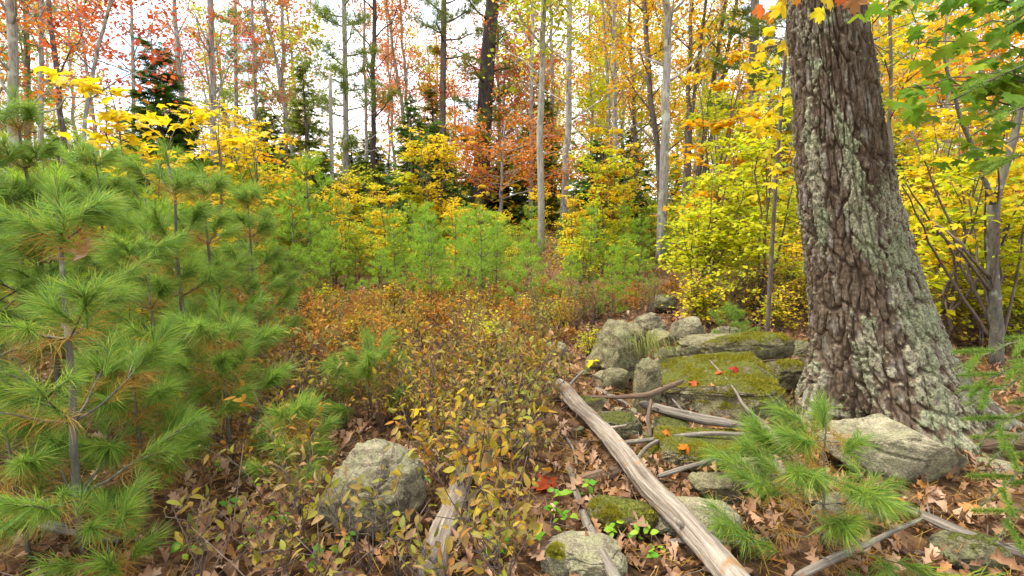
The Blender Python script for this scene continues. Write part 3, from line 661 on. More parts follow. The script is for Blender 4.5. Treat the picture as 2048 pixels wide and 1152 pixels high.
# tall saplings at the left
near_pine(px_base(172, 1128), 1.52, 'tall slender pine sapling with a curled dead leaf caught near its tip', 1, .019, .40, .34, .30, 5, (.06, .05), .4)
near_pine(px_base(-40, 1010), 1.95, 'soft-needled pine sapling at the frame edge beyond the tall slender sapling', 2, .020, .34, .32, .35, 5, (.02, 0), .3)
near_pine(px_base(392, 850), 1.85, 'dark-stemmed pine sapling rising behind the tall slender sapling', 3, .020, .33, .30, .30, 5, (0, 0), .4)
near_pine(px_base(330, 905), 1.40, 'shorter pine sapling between the tall slender and the dark-stemmed saplings', 4, .015, .40, .28, .30, 5, (.02, .03), .4)
near_pine(px_base(520, 742), 1.55, 'bushy pine sapling on the edge of the huckleberry patch', 5, .016, .36, .26, .22, 5, (.02, 0), .3)
near_pine(px_base(30, 850), 2.1, 'high pine sapling with blue-green needles at the left edge of the clearing', 6, .022, .34, .33, .4, 5, (.02, 0), .2)
near_pine(px_base(250, 775), 1.9, 'pine sapling half hidden among yellow maple leaves', 7, .018, .35, .30, .3, 5, (0, 0), .2)
near_pine(px_base(60, 1120), .62, 'low pine seedling with drooping tufts at the tall sapling foot', 8, .010, .50, .2, .16, 5, (0, 0), .3)
near_pine(px_base(-95, 900), 2.35, 'highest pine sapling, rising past the frame edge of the thicket', 9, .024, .34, .31, .5, 6, (.05, 0), .2)
near_pine(px_base(128, 820), 2.25, 'lofty pine sapling behind the tall slender one', 10, .022, .32, .30, .5, 5, (0, 0), .3)
near_pine(px_base(465, 935), .95, 'half-grown pine sapling with many golden needles by the huckleberry edge', 13, .011, .46, .20, .15, 5, (0, 0), .6)
near_pine(px_base(300, 1020), .80, 'small pine sapling with drooping golden needles between the two nearest saplings', 14, .010, .5, .18, .14, 5, (0, 0), .6)
near_pine(px_base(450, 800), 1.75, 'feathery pine sapling between the dark-stemmed and the bushy sapling', 12, .017, .34, .28, .3, 5, (0, 0), .3)
# seedling before the oak and the little ones by the stones
near_pine(px_base(1642, 1098), .64, 'fresh green pine seedling in front of the oak', 20, .008, .72, .15, .06, 6, (-.03, .03), .3, .92, 3, 'pine_seedling', 'pine seedlings in the clearing')
near_pine(px_base(1458, 690), .34, 'little bright pine seedling among the wall stones', 21, .006, .55, .12, .06, 5, (0, 0), 0, .75, 1, 'pine_seedling', 'pine seedlings in the clearing')
near_pine(px_base(745, 850), .62, 'pine seedling with pinkish inner needles in the huckleberry patch', 22, .008, .5, .16, .12, 5, (0, 0), .3, .9, 2, 'pine_seedling', 'pine seedlings in the clearing')
near_pine(px_base(600, 1000), .45, 'small pine seedling left of the round boulder', 23, .007, .5, .15, .1, 4, (0, 0), .5, .9, 1, 'pine_seedling', 'pine seedlings in the clearing')
near_pine(px_base(230, 1175), .35, 'tiny yellowish pine seedling by the short mossy log', 24, .006, .5, .15, .1, 4, (0, 0), .8, .9, 1, 'pine_seedling', 'pine seedlings in the clearing')

# mid-distance pines: prototypes copied
def mid_pine_proto(seed, h=1.6, spread=.36):
    r = np.random.default_rng(700+seed); tm = [tuft_tm(30, .135, .0048, .65, .12, 80+i) for i in range(2)]
    w = MB(); f = MB(); w.tube(bend_stem(h, (.03, 0), r), np.linspace(.016, .004, 7), 6)
    pos, d, s = [], [], []
    for P, tw, tf, q in pine_plan(h, r, .24, spread, 5, .12):
        w.tube(P, np.linspace(.006, .002, 5), 3)
        for p, dd, ss in tf: pos.append(p); d.append(dd); s.append(ss)
        pos.append(P[2]); d.append(nrm(P[3]-P[2])); s.append(.8)
    pos.append(A([.03, 0, h])); d.append(A([0, 0, 1.])); s.append(1)
    pos = A(pos); d = A(d); s = A(s); R = frames(d, A([[0, 0, 1.]])+.2*r.standard_normal(d.shape)); hf = len(pos)//2
    f.scatter(tm[0], pos[:hf], R[:hf], s[:hf]); f.scatter(tm[1], pos[hf:], R[hf:], s[hf:])
    return w.mesh('trunk', B['sapling']), f.mesh('foliage', L['needle_far'])
MP = [mid_pine_proto(i, 1.6, [.34, .40, .30, .36][i]) for i in range(4)]
def place(proto, name, label, cat, group, loc, rz, s, parts=('trunk', 'foliage'), mat=None):
    root = thing(name, label, cat, loc, group, rz, s)
    for nm, me in zip(parts, proto):
        o = obj(nm, me, root)
        if mat is not None and nm in ('foliage', 'crown'):
            o.material_slots[0].link = 'OBJECT'; o.material_slots[0].material = mat
    return root
def scatter_world(n, r, box, ok, mind):
    pts = []; tries = 0
    while len(pts) < n and tries < n*400:
        tries += 1
        x = r.uniform(box[0], box[1]); y = r.uniform(box[2], box[3])
        z = Hf(x, y); px, py = proj(A([x, y, z]))
        if not ok(px, py, x, y): continue
        if any((x-a)**2+(y-b)**2 < (mind*(.5+.1*y))**2 for a, b, _ in pts): continue
        pts.append((x, y, z))
    return pts
r = np.random.default_rng(21)
def okp(px, py, x, y):
    if not (-250 < px < 2250): return False
    if px < 640: return y > 3.6
    if px < 1300: return y > 6.0 and py < 640
    return y > 9 and px < 1600 and py < 540
for i, (x, y, z) in enumerate(scatter_world(112, r, (-14, 9, 3.5, 14), okp, .42)):
    px, _ = proj(A([x, y, z]))
    left = px < 640
    s = r.uniform(.75, 1.3)*(1.12 if left else .68)
    size = 'tall' if s > (1.2 if left else .75) else ('low' if s < (.98 if left else .6) else 'middling')
    wh = ('behind the tall slender sapling' if px < 200 else 'among the yellow maple saplings' if px < 430 else 'at the edge of the pine thicket') if left else ('beyond the brush below the dark poles' if px < 800 else 'beyond the brush below the big dark pine' if px < 1030 else 'around the pale yellow-leaved tree')
    lab = size + ' young pine with soft green needles ' + wh
    place(MP[i % 4], 'pine_sapling', lab, 'pine', 'young pines in the thicket' if left else 'young pines beyond the brush', (x, y, z-.02), r.uniform(0, 6.28), s)

# ------------------------------------------------------------------ huckleberry shrubs
def shrub_plan(r, h, stems=6, spread=.22):
    W = []; tips = []
    for k in range(stems):
        az = r.uniform(0, 2*pi); hh = h*r.uniform(.6, 1.05); s = np.linspace(0, 1, 6); out = spread*r.uniform(.3, 1.2)
        P = np.stack([cos(az)*out*s**1.3, sin(az)*out*s**1.3, hh*s], 1) + .012*r.standard_normal((6, 3))*(s > 0)[:, None]
        W.append((P, .0032))
        for b in range(4):
            t = r.uniform(.35, .95); p0 = A([np.interp(t, s, P[:, c]) for c in range(3)])
            d = nrm(A([r.standard_normal(), r.standard_normal(), .9])); l = h*r.uniform(.15, .32)
            Q = np.stack([p0, p0+d*l*.5+.008*r.standard_normal(3), p0+d*l]); W.append((Q, .0018))
            for q in (.35, .6, .8, 1.0): tips.append((p0+d*l*q, d))
        tips.append((P[-1], A([0, 0, 1.]))); tips.append((P[-2], A([0, 0, 1.])))
    return W, tips
def shrub_leaves(r, tips, per, tilt=.6):
    p = []; dd = []
    for q, d in tips:
        for _ in range(per):
            p.append(q + .012*r.standard_normal(3)); dd.append(nrm(d*.6 + r.standard_normal(3)*.7 + A([0, 0, .15])))
    p = A(p); dd = A(dd); nn = A([[0, 0, 1.]]) + tilt*r.standard_normal(p.shape)
    return p, frames(dd, nn)
def shrub_proto(seed, h=.5, per=2, stems=7, tm=ELLS, ls=(.030, .046)):
    r = np.random.default_rng(900+seed); W, tips = shrub_plan(r, h, stems); w = MB(); f = MB()
    for P, rad in W: w.tube(P, np.linspace(rad, rad*.4, len(P)), 4 if rad > .002 else 3)
    p, R = shrub_leaves(r, tips, per); f.scatter(tm, p, R, r.uniform(ls[0], ls[1], len(p)))
    return w.mesh('stem', B['twig']), f.mesh('foliage', L['rust'])
SP = [shrub_proto(i, [.48, .55, .42, .5, .38][i]) for i in range(5)]
LEAFM = []
for tmv in (ellipse_leaf(.42, .06, .18), ellipse_leaf(.38, .03, -.1), ellipse_leaf(.46, .10, .35)):
    mb = MB(); mb.add(tmv[0], tmv[1]); LEAFM.append(mb.mesh('leaf', L['olive']))
def near_shrub(px, py, h, label, seed, stems=5):
    r = np.random.default_rng(1200+seed); g = G(px, py); root = thing('huckleberry_shrub', label, 'shrub', g, 'huckleberry shrubs in front')
    W, tips = shrub_plan(r, h, stems, .2)
    mb = None
    for P, rad in W:
        if len(P) == 6:
            if mb: obj('stem', mb.mesh('stem', B['twig']), root)
            mb = MB()
        mb.tube(P, np.linspace(rad*1.15, rad*.5, len(P)), 5)
    obj('stem', mb.mesh('stem', B['twig']), root)
    sel = [tips[i] for i in r.permutation(len(tips))[:44]]
    p, R = shrub_leaves(r, sel, 1)
    for k in range(len(p)): obj('leaf', LEAFM[r.integers(3)], root, M=mat4(R[k], p[k], r.uniform(.036, .058)))
NS = [(735, 1150, .52, 'olive and pink leaved huckleberry standing before the round boulder'), (800, 1165, .42, 'low huckleberry at the right foot of the round boulder'),
      (985, 1135, .40, 'huckleberry with dark wiry stems right of the broken pale log'), (1010, 1010, .46, 'huckleberry leaning over the leaf litter above the red maple leaf'),
      (930, 905, .50, 'tan-leaved huckleberry beyond the broken pale log'), (860, 860, .48, 'yellowing huckleberry behind the round boulder'),
      (600, 890, .42, 'huckleberry at the end of the pine branches left of the boulder'), (690, 850, .46, 'huckleberry with curled tan leaves beside the pink-needled seedling'),
      (540, 1165, .34, 'low green-yellow huckleberry in the lower thicket'), (400, 1180, .36, 'thin huckleberry under the pine branches'),
      (1060, 880, .40, 'huckleberry beside the hidden mossy stone'), (880, 1190, .30, 'small huckleberry against the lower end of the broken log'),
      (640, 1190, .34, 'bright yellow-green leaved huckleberry left below the boulder')]
for i, (a, b, c, l_) in enumerate(NS): near_shrub(a, b, c, l_, i)
r = np.random.default_rng(33)
def okh(px, py, x, y):
    if py > 1230 or px < 380 or px > 1640: return False
    lim = np.interp(py, [530, 590, 640, 700, 760, 900, 1250], [1640, 1560, 1180, 1130, 1085, 1070, 1030])
    if px > lim: return False
    if 610 < px < 870 and 900 < py < 1250: return False
    if 850 < px < 960 and 940 < py: return r.random() < .15
    if px < 640 and py > 640: return r.random() < .22
    if py > 850 : return r.random() < .35
    return True
hk = scatter_world(240, r, (-4, 5, 1.6, 7.4), lambda px, py, x, y: okh(px, py, x, y) and vnoise(A([[x*1.5, y*1.5, 0]]), 91)[0] > -.45, .17)
SPL = [shrub_proto(20+i, [.52, .60, .46][i], 1, 6, [ELL, ellipse_leaf(.34, .10, .4), ellipse_leaf(.5, -.06, .3)][i], (.022, .054)) for i in range(3)]
for i, (x, y, z) in enumerate(hk):
    near = y < 3.7; px, py = proj(A([x, y, z])); q = r.uniform(.58, 1.2)
    c = ['olive', 'olive', 'ochre'][i % 3] if near else (['rust', 'ochre', 'rust', 'olive', 'rust'] if px > 850 else ['ochre', 'rust', 'ochre', 'olive', 'ochre'])[i % 5]
    size = 'tall' if q > .9 else 'low'
    wh = ('by the round boulder' if px < 900 else 'by the broken pale log and hidden stones') if near else ('near the bushy pine sapling' if px < 800 else 'in the middle of the brush patch' if px < 1050 else 'left of the largest boulder' if px < 1260 else 'behind the tumbled wall')
    lab = size + {'olive': ' olive and tan leaved', 'ochre': ' ochre yellow leaved', 'rust': ' rusty orange leaved'}[c] + ' huckleberry ' + wh
    place(SPL[i % 3] if near else SP[i % 5], 'huckleberry_shrub', lab, 'shrub', 'huckleberry ' + wh, (x, y, z-.01), r.uniform(0, 6.28), q*(1.05 if near else 1.0 if y < 5.5 else .85), ('stem', 'foliage'), L[c])
for i, (px, py) in enumerate([(900, 985), (960, 955), (1005, 925), (885, 930), (815, 880), (1045, 945), (950, 860), (1020, 850), (770, 865), (720, 800), (870, 800), (960, 795), (1050, 800), (930, 740), (830, 745), (1010, 745)]):
    g = G(px, py); place(SPL[i % 3], 'huckleberry_shrub', 'large-leaved %s huckleberry in the clump %s' % ('olive' if i % 4 else 'ochre', 'behind the broken log' if py > 900 else 'beside the hidden stones' if px > 940 else 'behind the round boulder'), 'shrub', 'large-leaved huckleberry clump', g, i*1.3, r.uniform(.9, 1.12), ('stem', 'foliage'), L['olive' if i % 4 else 'ochre'])
BARE = [shrub_proto(40+i, .75, 1, 9, ELLS, (.014, .022)) for i in range(2)]
for i in range(23):
    px = r.uniform(1080, 1640); py = np.interp(px, [1080, 1200, 1420, 1640], [720, 640, 620, 640])+r.uniform(-30, 25); g = G(px, py)
    place(BARE[i % 2], 'twiggy_shrub', 'nearly leafless grey-brown twiggy shrub along the back of the tumbled wall', 'shrub', 'twiggy shrubs behind the wall', g, r.uniform(0, 6.28), r.uniform(.6, 1.0), ('stem', 'foliage'), L['ochre'])
# the low brush running on between and beyond them, too many to count
def brush_mass():
    rr = np.random.default_rng(77); n = 900; lv = MB(); st = MB(); P = []
    while len(P) < n:
        x = rr.uniform(-22, 20); y = rr.uniform(8, 24)
        px, py = proj(A([x, y, 0])); 
        if px < -300 or px > 2400: continue
        P.append((x, y, Hf(x, y)))
    for x, y, z in P:
        h = rr.uniform(.25, .5); k = 26
        q = A([x, y, z]) + np.stack([.2*rr.standard_normal(k), .2*rr.standard_normal(k), h*rr.uniform(.35, 1, k)], 1)
        lv.scatter(DIA, q, leaf_frames(k, rr, .7), rr.uniform(.05, .085, k))
        for _ in range(3): st.tube([A([x, y, z]), A([x, y, z+h])+A([.15*rr.standard_normal(), .15*rr.standard_normal(), 0])], [.005, .002], 3)
    o = tag(obj('low_brush', lv.mesh('low_brush', L['ochre'])), 'low ochre and green brush covering the ground under the far trees', 'brush', kind='stuff')
    s = obj('twig', st.mesh('twig', B['twig']), o); s['kind'] = 'stuff'
brush_mass()

# ------------------------------------------------------------------ leafy saplings and bushes
def bush_proto(seed, h, spread, stems, leaves, ls, tm=DIAW, up=.9, layers=True):
    r = np.random.default_rng(1500+seed); w = MB(); f = MB(); anchors = []
    for k in range(stems):
        az = r.uniform(0, 2*pi); s = np.linspace(0, 1, 7); hh = h*r.uniform(.7, 1.05); out = spread*r.uniform(.1, .5)
        P = np.stack([cos(az)*out*s**1.3, sin(az)*out*s**1.3, hh*s], 1) + .015*h*r.standard_normal((7, 3))*(s > 0)[:, None]
        w.tube(P, np.linspace(.006*h+.004, .003, 7), 5)
        for b in range(9):
            t = r.uniform(.2, .98); p0 = A([np.interp(t, s, P[:, c]) for c in range(3)]); a2 = r.uniform(0, 2*pi); l = spread*r.uniform(.35, .8)*(1.15-t*.6)
            d = A([cos(a2), sin(a2), r.uniform(.05, .5)]); Q = np.stack([p0+d*l*q+A([0, 0, -.06*l*q*q]) for q in (0, .35, .7, 1)]) + .01*r.standard_normal((4, 3))
            w.tube(Q, [.004, .003, .0025, .0015], 3)
            for q in range(10): anchors.append(Q[0]+(Q[-1]-Q[0])*r.uniform(.25, 1.05))
    an = A(anchors); i = r.integers(0, len(an), leaves); p = an[i] + r.standard_normal((leaves, 3))*A([.08, .08, .03])*spread
    f.scatter(tm, p, leaf_frames(leaves, r, .38, .15), r.uniform(ls[0], ls[1], leaves))
    return w.mesh('stem', B['twig']), f.mesh('foliage', L['lime'])
BP = [bush_proto(0, 1.9, .9, 5, 950, (.055, .085)), bush_proto(1, 2.3, .8, 4, 1000, (.055, .085)), bush_proto(2, 1.4, .8, 6, 850, (.05, .075)), bush_proto(3, 2.6, .7, 3, 900, (.06, .09))]
BS = bush_proto(4, 2.6, .95, 3, 300, (.10, .15), STARL); BS2 = bush_proto(5, 2.8, .9, 2, 240, (.10, .15), STARL)
r = np.random.default_rng(44); cnt = 0
def okb(px, py, x, y):
    if (1030 < px < 1125 and y < 13.5) or (1270 < px < 1372 and y < 12.3): return False
    if px > 1780: return y > 4.9 and px < 2300
    if 1020 < px < 1640: return y > (6.6 if px > 1380 else 8.2)
    if 640 < px <= 1020: return y > 8.6
    return False
BL = {'lime': 'yellow-green leaved beech bush', 'yellow': 'clear yellow leaved birch bush', 'gold': 'golden leaved maple bush', 'orange': 'orange leaved maple bush'}
for i, (x, y, z) in enumerate(scatter_world(118, r, (-5, 15, 4.8, 16), okb, .42)):
    px, _ = proj(A([x, y, z]))
    if px > 1780: c = ['yellow', 'lime', 'yellow', 'lime', 'gold', 'yellow', 'lime'][i % 7]; w = 'in the thicket on the far side of the oak'; s = r.uniform(.8, 1.5)
    elif px > 1300: c = ['lime', 'lime', 'yellow', 'lime'][i % 4]; w = 'behind the tumbled wall'; s = r.uniform(.85, 1.3)
    else: c = ['lime', 'yellow', 'lime', 'yellow'][i % 4]; w = 'at the foot of the middle trees'; s = r.uniform(.5, .82)
    place(BP[i % 4], 'leafy_bush', ('big ' if s*[1.9, 2.3, 1.4, 2.6][i % 4] > (2.4 if px > 1300 else 1.45) else 'smaller ') + BL[c] + ' ' + w, 'bush', 'bushes ' + w, (x, y, z-.02), r.uniform(0, 6.28), s, ('stem', 'foliage'), L[c])
LOWB = [bush_proto(30, .9, .5, 7, 420, (.04, .06)), bush_proto(31, .75, .55, 8, 420, (.04, .06))]
for i in range(60):
    if i >= 44: px = r.uniform(600, 1250); Y = r.uniform(4.0, 7.0); w = 'standing in the huckleberry brush'
    elif i < 24: px = r.uniform(1800, 2180); Y = r.uniform(4.9, 7.5); w = 'under the thicket right of the oak'
    else: px = r.uniform(1390, 1640); Y = r.uniform(5.6, 8.0); w = 'behind the long moss-capped stone'
    c = ['lime', 'yellow', 'lime', 'ochre'][i % 4]; x = at(px, 500, Y)[0]
    place(LOWB[i % 2], 'leafy_bush', 'low ' + {'lime': 'lime green', 'yellow': 'yellow', 'ochre': 'ochre'}[c] + ' leafy bush ' + w, 'bush', 'low bushes ' + w, (x, Y, Hf(x, Y)-.01), r.uniform(0, 6.28), r.uniform(.6, 1.1)*(.62 if i >= 44 else 1), ('stem', 'foliage'), L[c])
def bush_at(proto, px, Y, s, mat, label, rz=0, name='maple_sapling', cat='sapling', grp='leafy saplings'):
    x = at(px, 400, Y)[0]; place(proto, name, label, cat, grp, (x, Y, Hf(x, Y)-.02), rz, s, ('stem', 'foliage'), mat)
bush_at(BS, 310, 5.6, 1.12, L['yellow'], 'bright yellow maple sapling before the dark spruce', .5)
bush_at(BS2, 425, 6.2, 1.10, L['yellow'], 'yellow maple sapling with spreading forked stem right of the dark spruce', 2.2)
bush_at(BP[1], 520, 8.5, 1.30, L['yellow'], 'fine-leaved yellow birch sapling beyond the pine thicket', 1.1)
bush_at(BP[3], 560, 9.5, 1.15, L['gold'], 'fine-leaved golden sapling right of the yellow birch sapling', .3)
bush_at(BS, 235, 4.3, .55, L['yellow'], 'low yellow maple sapling among the pine branches', 3.1)
bush_at(BP[0], 1420, 7.0, 1.25, L['lime'], 'lush lime green sapling left of the oak', .2)
bush_at(BP[1], 1540, 6.4, 1.15, L['lime'], 'lime green sapling touching the left side of the oak', 1.9)

r = np.random.default_rng(47)
for i in range(30):
    px = (r.uniform(1150, 1270) if i % 3 == 0 else r.uniform(1375, 1640)) if i < 16 else r.uniform(440, 880); Y = r.uniform(10, 17); x = at(px, 400, Y)[0]
    c = (['lime', 'yellow', 'lime', 'gold'] if px > 1000 else ['yellow', 'lime', 'lime', 'yellow'])[i % 4]
    w = 'before the fanning dark stems' if px > 1300 else 'around the pale slim trunks' if px > 1000 else 'under the spruce pair' if px > 700 else 'near the dead snag'
    place(BP[(1, 3)[i % 2]], 'tall_sapling', 'tall slender ' + {'lime': 'yellow-green', 'yellow': 'clear yellow', 'gold': 'golden', 'orange': 'orange'}[c] + ' sapling ' + w, 'sapling', 'tall saplings ' + w, (x, Y, Hf(x, Y)-.02), r.uniform(0, 6.28), r.uniform(1.25, 2.0)*(1 if px > 1250 else .72), ('stem', 'foliage'), L[c])
# ------------------------------------------------------------------ trees
def extend(path, Y, ztop):
    P = [at(px, py, Y) for px, py in path][::-1]      # base first
    b = P[0].copy(); b[2] = Hf(b[0], b[1]) - .05; b[0] = P[0][0] + (P[0][0]-P[1][0])*0.0
    P = [b] + [p for p in P if p[2] > b[2]+.3]
    d = P[-1]-P[-2]; d = d/max(d[2], .05)
    while P[-1][2] < ztop: P.append(P[-1] + d*1.2*A([.8, 1, 1]))
    return A(P)
def resample(P, n):
    s = np.concatenate([[0], np.cumsum(np.linalg.norm(np.diff(P, axis=0), axis=1))]); t = np.linspace(0, s[-1], n)
    return np.stack([np.interp(t, s, P[:, c]) for c in range(3)], 1)
def limbs_leaves(S, R, r, w, nl, z0, z1, ll, el, leaves, lsz, tm, f, leafz=None, clump=.28, twig=True):
    leaves = int(leaves*2.3)
    anchors = []; base = S[0]
    for k in range(nl):
        z = z0+(z1-z0)*((k+r.random())/nl); p0 = A([np.interp(z, S[:, 2], S[:, c]) for c in range(3)]); rr = np.interp(z, S[:, 2], R)
        az = k*2.4+r.uniform(-.5, .5); e = el+.22*r.standard_normal(); l = ll*r.uniform(.6, 1.2)*(1.1-.45*(z-z0)/max(z1-z0, .1))
        s = np.linspace(0, 1, 6); Q = p0 + np.stack([cos(az)*cos(e)*l*s, sin(az)*cos(e)*l*s, l*(sin(e)*s+.14*s*s)], 1) + .05*l*r.standard_normal((6, 3))*s[:, None]
        w.tube(Q, np.linspace(min(rr*.4, .035), .005, 6), 5)
        for b in range(4 if twig else 2):
            t = r.uniform(.3, 1); q0 = A([np.interp(t, s, Q[:, c]) for c in range(3)]); d = nrm(nrm(Q[-1]-Q[0])*.7+.75*r.standard_normal(3)); l2 = l*r.uniform(.25, .5)
            T = np.stack([q0, q0+d*l2*.5+.03*l2*r.standard_normal(3), q0+d*l2]); w.tube(T, [.012, .008, .004], 3)
            for q in np.linspace(.2, 1.05, 5): anchors.append(q0+d*l2*q)
        anchors += [Q[4], Q[5]]
    an = A(anchors)
    if leaves and len(an):
        if leafz is not None:
            wz = ((an[:, 2] > leafz[0]) & (an[:, 2] < leafz[1])).astype(float)+1e-6
        else: wz = np.ones(len(an))
        wz *= r.uniform(.05, 1, len(an))**2.5
        i = r.choice(len(an), leaves, p=wz/wz.sum()); p = an[i] + .62*clump*r.standard_normal((leaves, 3))*A([1, 1, .6])
        f.scatter(tm, p, leaf_frames(leaves, r, .6, .3), r.uniform(lsz*.7, lsz*1.2, leaves))
def zy(py, Y): return at(1024, py, Y)[2]
def tree(label, path, Y, wpx, bark, leaf=None, leaves=1200, limbs=16, py0=None, py1=-350, ll=1.8, el=.6, lsz=.11, name='tree', cat='tree', ztop=11.5, seed=0, extra=(), tm=DIAW, clump=.28):
    """trunk follows the photographed line at distance Y; limbs between the heights seen at py0 and py1"""
    r = np.random.default_rng(2000+seed); P = extend(path, Y, ztop); base = P[0].copy(); S = resample(P, 22)
    S[1:-1] += .010*Y/10*r.standard_normal((20, 3))*A([1, 1, 0]); rad = wpx/2/FPX*np.hypot(Y, base[0]*.0+0)*1.0
    R = rad*np.linspace(1.06, .45, 22); R[0] *= 1.25
    w = MB(); f = MB(); w.tube(S-base, R, 9, 0, .03, r)
    for ep, ew in extra:
        Pe = extend(ep, Y, ztop); Pe[0] = base + A([(Pe[0][0]-base[0])*.35, .1*r.standard_normal(), 0]); Se = resample(Pe, 16); w.tube(Se-base, ew/2/FPX*Y*np.linspace(1.05, .4, 16), 7, 0, .03, r)
        if limbs: limbs_leaves(Se-base, ew/2/FPX*Y*np.linspace(1, .4, 16), r, w, limbs//2, zy(py0 if py0 else 250, Y), zy(py1, Y), ll*.8, el, leaves//3, lsz, tm, f, clump=clump)
    if limbs: limbs_leaves(S-base, R, r, w, limbs, zy(py0 if py0 is not None else 300, Y)-base[2], min(zy(py1, Y), ztop-.3)-base[2], ll, el, leaves, lsz, tm, f, clump=clump)
    root = thing(name, label, cat, base, 'trees around the clearing')
    obj('trunk', w.mesh('trunk', B[bark]), root)
    if leaf and f.V: obj('crown', f.mesh('crown', L[leaf]), root)
    return root
TR = [
 ('forked grey maple with scattered orange leaves at the left edge', [(20, 0), (26, 160), (24, 430)], 10, 20, 'grey', 'orange', 420, 14, 240, 1.6, .8),
 ('straight slim grey trunk between two leaning stems on the left', [(84, 0), (80, 300), (80, 430)], 18, 10, 'grey', 'salmon', 500, 14, 200, 2.0, .9),
 ('slim brown stem bending away beside the forked grey maple', [(95, 0), (112, 130), (126, 300), (130, 430)], 14, 11, 'brown', 'red', 420, 12, 180, 1.8, .7),
 ('thin curved red maple leaning over the young pines', [(224, 0), (186, 130), (172, 230), (160, 400)], 10, 8, 'grey', 'red', 620, 16, 210, 1.9, .5),
 ('straight bare grey trunk behind the dark spruce', [(349, 0), (362, 180), (366, 430)], 20, 10, 'grey', 'salmon', 160, 14, 160, 2.0, .9),
 ('bare ash with many steep upswept branches', [(421, 0), (425, 200), (428, 430)], 18, 13, 'grey', 'salmon', 60, 30, 260, 2.2, 1.15),
 ('slim maple with faded pink leaves left of the hemlock', [(504, 0), (510, 200), (515, 430)], 22, 7, 'grey', 'salmon', 1300, 22, 300, 2.6, .9),
 ('leaning maple with faded orange leaves by the hemlock', [(528, 0), (560, 170), (590, 330), (598, 430)], 22, 7, 'grey', 'salmon', 1300, 22, 300, 2.4, .9),
 ('slender bare grey trunk left of the dark pole trunk', [(728, 0), (731, 200), (733, 430)], 24, 7, 'grey', 'orange', 300, 14, 250, 2.2, .8),
 ('dark straight pole trunk in the middle distance', [(749, 0), (747, 200), (744, 455)], 22, 11, 'dark', 'orange', 320, 14, 240, 2.2, .7),
 ('slanting maple with orange leaves above the spruce pair', [(772, 0), (790, 120), (812, 270), (818, 430)], 25, 8, 'grey', 'orange', 1500, 22, 320, 2.6, .7),
 ('slender maple with orange leaves crossing the slanting one', [(800, 0), (808, 120), (816, 260), (822, 430)], 27, 8, 'grey', 'orange', 1100, 20, 300, 2.6, .7),
 ('pale slim tree with yellow-green leaves whose base shows above the orange brush', [(1088, 0), (1080, 260), (1084, 520)], 12.5, 14, 'pale', 'lime', 900, 22, 190, 1.4, .7),
 ('slim grey stem just left of the pale yellow-leaved tree', [(1066, 0), (1063, 250), (1062, 440)], 22, 9, 'grey', 'orange', 700, 16, 330, 2.0, .7),
 ('pale grey trunk with a slight bow right of the yellow-leaved tree', [(1139, 0), (1138, 200), (1128, 430)], 19, 14, 'grey', 'gold', 380, 18, 250, 2.0, .6),
 ('thin grey stem between the pale trunks', [(1100, 0), (1106, 200), (1100, 430)], 24, 9, 'grey', 'orange', 700, 16, 340, 2.2, .8),
 ('slender pale maple with few orange leaves before open sky', [(1227, 0), (1230, 200), (1232, 430)], 20, 10, 'grey', 'gold', 420, 20, 280, 2.4, .9),
 ('wispy thin stem beside the slender pale maple', [(1204, 0), (1217, 160), (1222, 430)], 21, 6, 'grey', 'salmon', 320, 18, 300, 2.0, 1.0),
 ('brown bowed maple with golden leaves', [(1288, 0), (1302, 190), (1318, 330), (1322, 450)], 17, 12, 'brown', 'gold', 1600, 24, 330, 2.0, .6),
 ('straight lichen-grey trunk standing in yellow bushes', [(1335, 0), (1331, 280), (1321, 540)], 11.5, 19, 'grey', 'gold', 620, 18, 170, 1.5, .7),
 ('tall thin tree seen just right of the oak', [(1780, 0), (1781, 240), (1783, 430)], 8, 8, 'brown', 'yellow', 420, 16, 330, 1.4, .6),
]
for i, (lab, path, Y, w_, bk, lf, nl_, lb, p0, ll_, el_) in enumerate(TR):
    tree(lab, path, Y, w_, bk, lf, nl_, lb, p0, -300, ll_, el_, seed=i, name='maple_tree' if 'maple' in lab else 'deciduous_tree', ztop=min(13, zy(-330, Y)+.5))
tree('cluster of dark stems fanning from one base with golden leaves', [(1384, 0), (1374, 250), (1370, 430)], 16, 10, 'brown', 'gold', 800, 18, 200, -300, 2.0, .8, seed=40, name='multi_stem_tree',
     ztop=10, extra=(([(1412, 0), (1380, 260), (1374, 430)], 9), ([(1452, 0), (1406, 290), (1384, 430)], 11), ([(1474, 0), (1420, 290), (1390, 430)], 9)))
tree('red and orange maple glowing around the big dark pine trunk', [(1012, 60), (1008, 200), (1004, 430)], 26.5, 8, 'grey', 'red', 3000, 38, 350, 60, 4.2, .35, seed=41, name='maple_tree', ztop=9)
tree('low orange maple at the foot of the big dark pine', [(1010, 240), (1005, 320), (1000, 430)], 20, 8, 'grey', 'orange', 1900, 26, 400, 250, 2.6, .25, seed=42, name='maple_tree', ztop=4.2)
tree('orange maple in the gap right of the pale trunks', [(1260, 60), (1268, 200), (1275, 430)], 22, 9, 'brown', 'gold', 1500, 26, 340, -200, 2.2, .6, seed=43, name='maple_tree', ztop=10)
tree('gold maple behind the fanning stems', [(1440, 60), (1436, 200), (1432, 430)], 24, 10, 'grey', 'gold', 900, 22, 340, -200, 2.6, .6, seed=44, name='maple_tree', ztop=11)
tree('orange and yellow maple beyond the thicket right of the oak', [(1900, 40), (1895, 200), (1890, 430)], 13, 9, 'grey', 'gold', 2000, 30, 340, 60, 2.4, .4, seed=45, name='maple_tree', ztop=6)
tree('slender orange-leaved maple right of the oak near the edge', [(1985, 40), (1990, 200), (1995, 430)], 15, 8, 'grey', 'orange', 1500, 24, 330, 120, 2.2, .4, seed=46, name='maple_tree', ztop=6)
